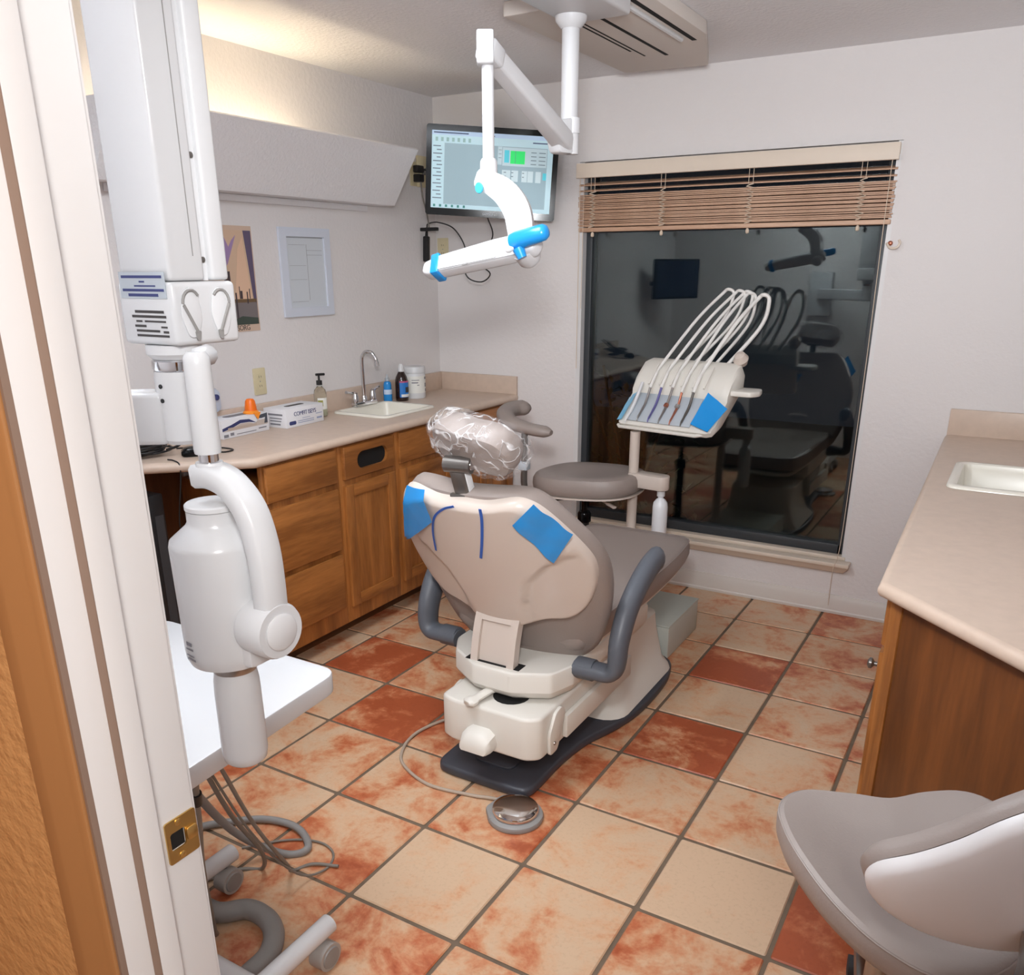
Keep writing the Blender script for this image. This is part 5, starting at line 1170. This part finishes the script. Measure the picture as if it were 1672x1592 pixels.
bb_ = thing('small_blue_bottle', (.105, 1.79, ZT), 'small clear bottle with blue liquid beside the tap', 'bottle')
b = NB(); lathe(b, [(.021, .0006), (.023, .005), (.023, .055), (.020, .070), (.021, .085), (.018, .100), (.010, .106)], T(.065, 1.815, ZT), 20); ob('bottle', b, mat('blue_liquid', (40, 140, 214), .2), bb_)
lab(bb_, (.065, 1.815), .0233, ZT + .040, ZT + .064, -1.8, 1.0, mat('pale_blue_label', (196, 214, 236), .4))
b = NB(); lathe(b, [(.012, .1065), (.012, .120), (.005, .128), (.004, .140)], T(.065, 1.815, ZT), 14); ob('cap', b, 'labels', bb_)
br_ = thing('brown_bottle', (.10, 1.90, ZT), 'dark brown bottle with blue label and white cap by the white tub', 'bottle')
b = NB(); lathe(b, [(.032, .0006), (.034, .006), (.034, .105), (.030, .122), (.017, .146), (.015, .150)], T(.105, 1.885, ZT), 24); ob('bottle', b, 'brownb', br_)
lab(br_, (.105, 1.885), .0343, ZT + .020, ZT + .096, -1.25, .9, 'bluelab'); lab(br_, (.105, 1.885), .0348, ZT + .096, ZT + .104, -1.25, .9, 'pinklab', 'label_stripe')
lab(br_, (.105, 1.885), .0352, ZT + .045, ZT + .072, -.35, .5, 'inkd', 'label_patch'); lab(br_, (.105, 1.885), .0352, ZT + .022, ZT + .036, -1.0, .8, 'whlab', 'label_patch')
b = NB(); lathe(b, [(.016, .150), (.016, .168), (.012, .180), (.009, .188)], T(.105, 1.885, ZT), 18); ob('cap', b, 'white', br_)
tu = thing('white_tub', (.11, 2.01, ZT), 'large white plastic tub with screw lid near the corner', 'tub')
b = NB(); lathe(b, [(.056, .0006), (.058, .006), (.058, .128), (.055, .134)], T(.100, 2.005, ZT), 32); ob('tub', b, 'white', tu)
b = NB(); lathe(b, [(.060, .135), (.060, .160), (.056, .166), (.0, .168)], T(.100, 2.005, ZT), 32, True, False); ob('lid', b, 'white', tu)
lab(tu, (.100, 2.005), .0582, ZT + .03, ZT + .118, -1.7, .6, 'whlab')
for z0, z1, a0, a1 in ((.10, .112, .15, .5), (.06, .08, .2, .5), (.035, .05, .25, .5), (.096, .10, -1.2, -.5), (.082, .088, -1.2, -.6), (.07, .074, -.7, -.5)): lab(tu, (.100, 2.005), .0589, ZT + z0, ZT + z1, a0, a1, 'inkg', 'label_print')
# cable heap and mouse at the angled end of the counter
ms = thing('computer_mouse', (.27, .37, ZT), 'small black computer mouse near the counter end', 'mouse')
b = NB(); mo_ = sl2([(-.03, -.048), (.0, -.052), (.03, -.048), (.033, 0), (.028, .042), (0, .052), (-.028, .042), (-.033, 0)], 4)
pillow(b, mo_, [(.9, .0006), (1, .006), (.98, .018), (.8, .030), (.4, .035)], lambda u, v, h: V((.275, .385, ZT)) + V((u * .8 + v * .6, -u * .6 + v * .8, h)), c=(0, 0)); ob('body', b, 'blackg', ms)
b = NB(); tube(b, spl([(.305, .425, ZT + .008), (.34, .47, ZT + .004), (.32, .52, ZT + .004), (.2, .5, ZT + .004), (.12, .42, ZT + .004)], 5), .003, 6); ob('cord', b, 'black', ms)
def cordpart(pts, r):
    b = NB(); tube(b, spl(pts, 7), r, 7); return ob('cord', b, 'black', pc, smooth=60)
rc_ = random.Random(21)
for k in range(9):
    cx_, cy_ = .10 + rc_.uniform(-.02, .05), .275 + rc_.uniform(-.05, .05); pts = []
    a0 = rc_.uniform(0, 6)
    for j in range(9): a = a0 + j * .95; r0 = rc_.uniform(.05, .085); pts.append((max(.03, min(.24, cx_ + r0 * math.cos(a) * .7)), cy_ + r0 * math.sin(a), ZT + .006 + (k * .0055) + rc_.uniform(0, .004)))
    cordpart(pts, .0042)
for k, (pts, lab_) in enumerate((([(.10, .24, ZT + .05), (.07, .27, ZT + .08), (.05, .30, ZT + .105), (.035, .33, ZT + .12)], 'thin black cord standing up left out of the cable heap'), ([(.14, .32, ZT + .05), (.10, .36, ZT + .07), (.07, .38, ZT + .10), (.04, .40, ZT + .125)], 'thick black cord standing up in the middle of the cable heap'), ([(.22, .30, ZT + .03), (.22, .36, ZT + .04), (.17, .43, ZT + .075), (.12, .46, ZT + .11)], 'thick black cord arching right out of the cable heap'))):
    cordpart(pts, .0035 if k == 0 else .005)
cordpart([(.27, .26, ZT + .006), (.30, .262, ZT + .005), (.327, .263, ZT - .008), (.325, .262, ZT - .06), (.30, .25, .70), (.33, .26, .62), (.33, .27, .50)], .0028)
# pale gadget seen behind the X-ray rod
gd = thing('tape_dispenser', (.06, .70, 1.05), 'pale rounded dispenser with a blue knob above the tissue carton', 'dispenser')
b = NB(); pillow(b, rrect(-.035, .035, -.05, .05, .025, 5), [(1, .0005), (1, .03), (.9, .042), (.5, .046)], lambda u, v, h: V((h, .70 + u, 1.085 + v))); ob('body', b, mat('pale_blue_grey', (196, 204, 218), .4), gd)
b = NB(); lathe(b, [(.012, .0), (.012, .012), (.006, .016)], axisframe((.0425, .705, 1.10), (1, 0, 0)), 14); ob('knob', b, 'ink', gd)
# dark monitor on the front wall side, seen only in the window's reflection
dm = thing('desk_monitor', (.20, -.62, 1.35), 'dark switched-off monitor seen reflected in the window glass', 'monitor')
mr = frame((.26, -.62, 1.50), V((.45, -.89, 0)).normalized() * -1, (0, 0, 1), V((.89, .45, 0)))
b = NB(); prism(b, rrect(-.25, .25, -.16, .16, .01, 3), -.035, 0, mx=mr, bev=.003); ob('case', b, 'blackg', dm)
b = NB(); box(b, -.235, .235, -.142, .145, .0002, .0012, mx=mr); ob('screen', b, mat('dark_blue_screen', (16, 30, 52), .15), dm)
b = NB(); tube(b, [mr @ V((0, 0, -.036)), V((.08, -.66, 1.46)), V((.0015, -.66, 1.46))], .018, 8); ob('wall_arm', b, 'black', dm)
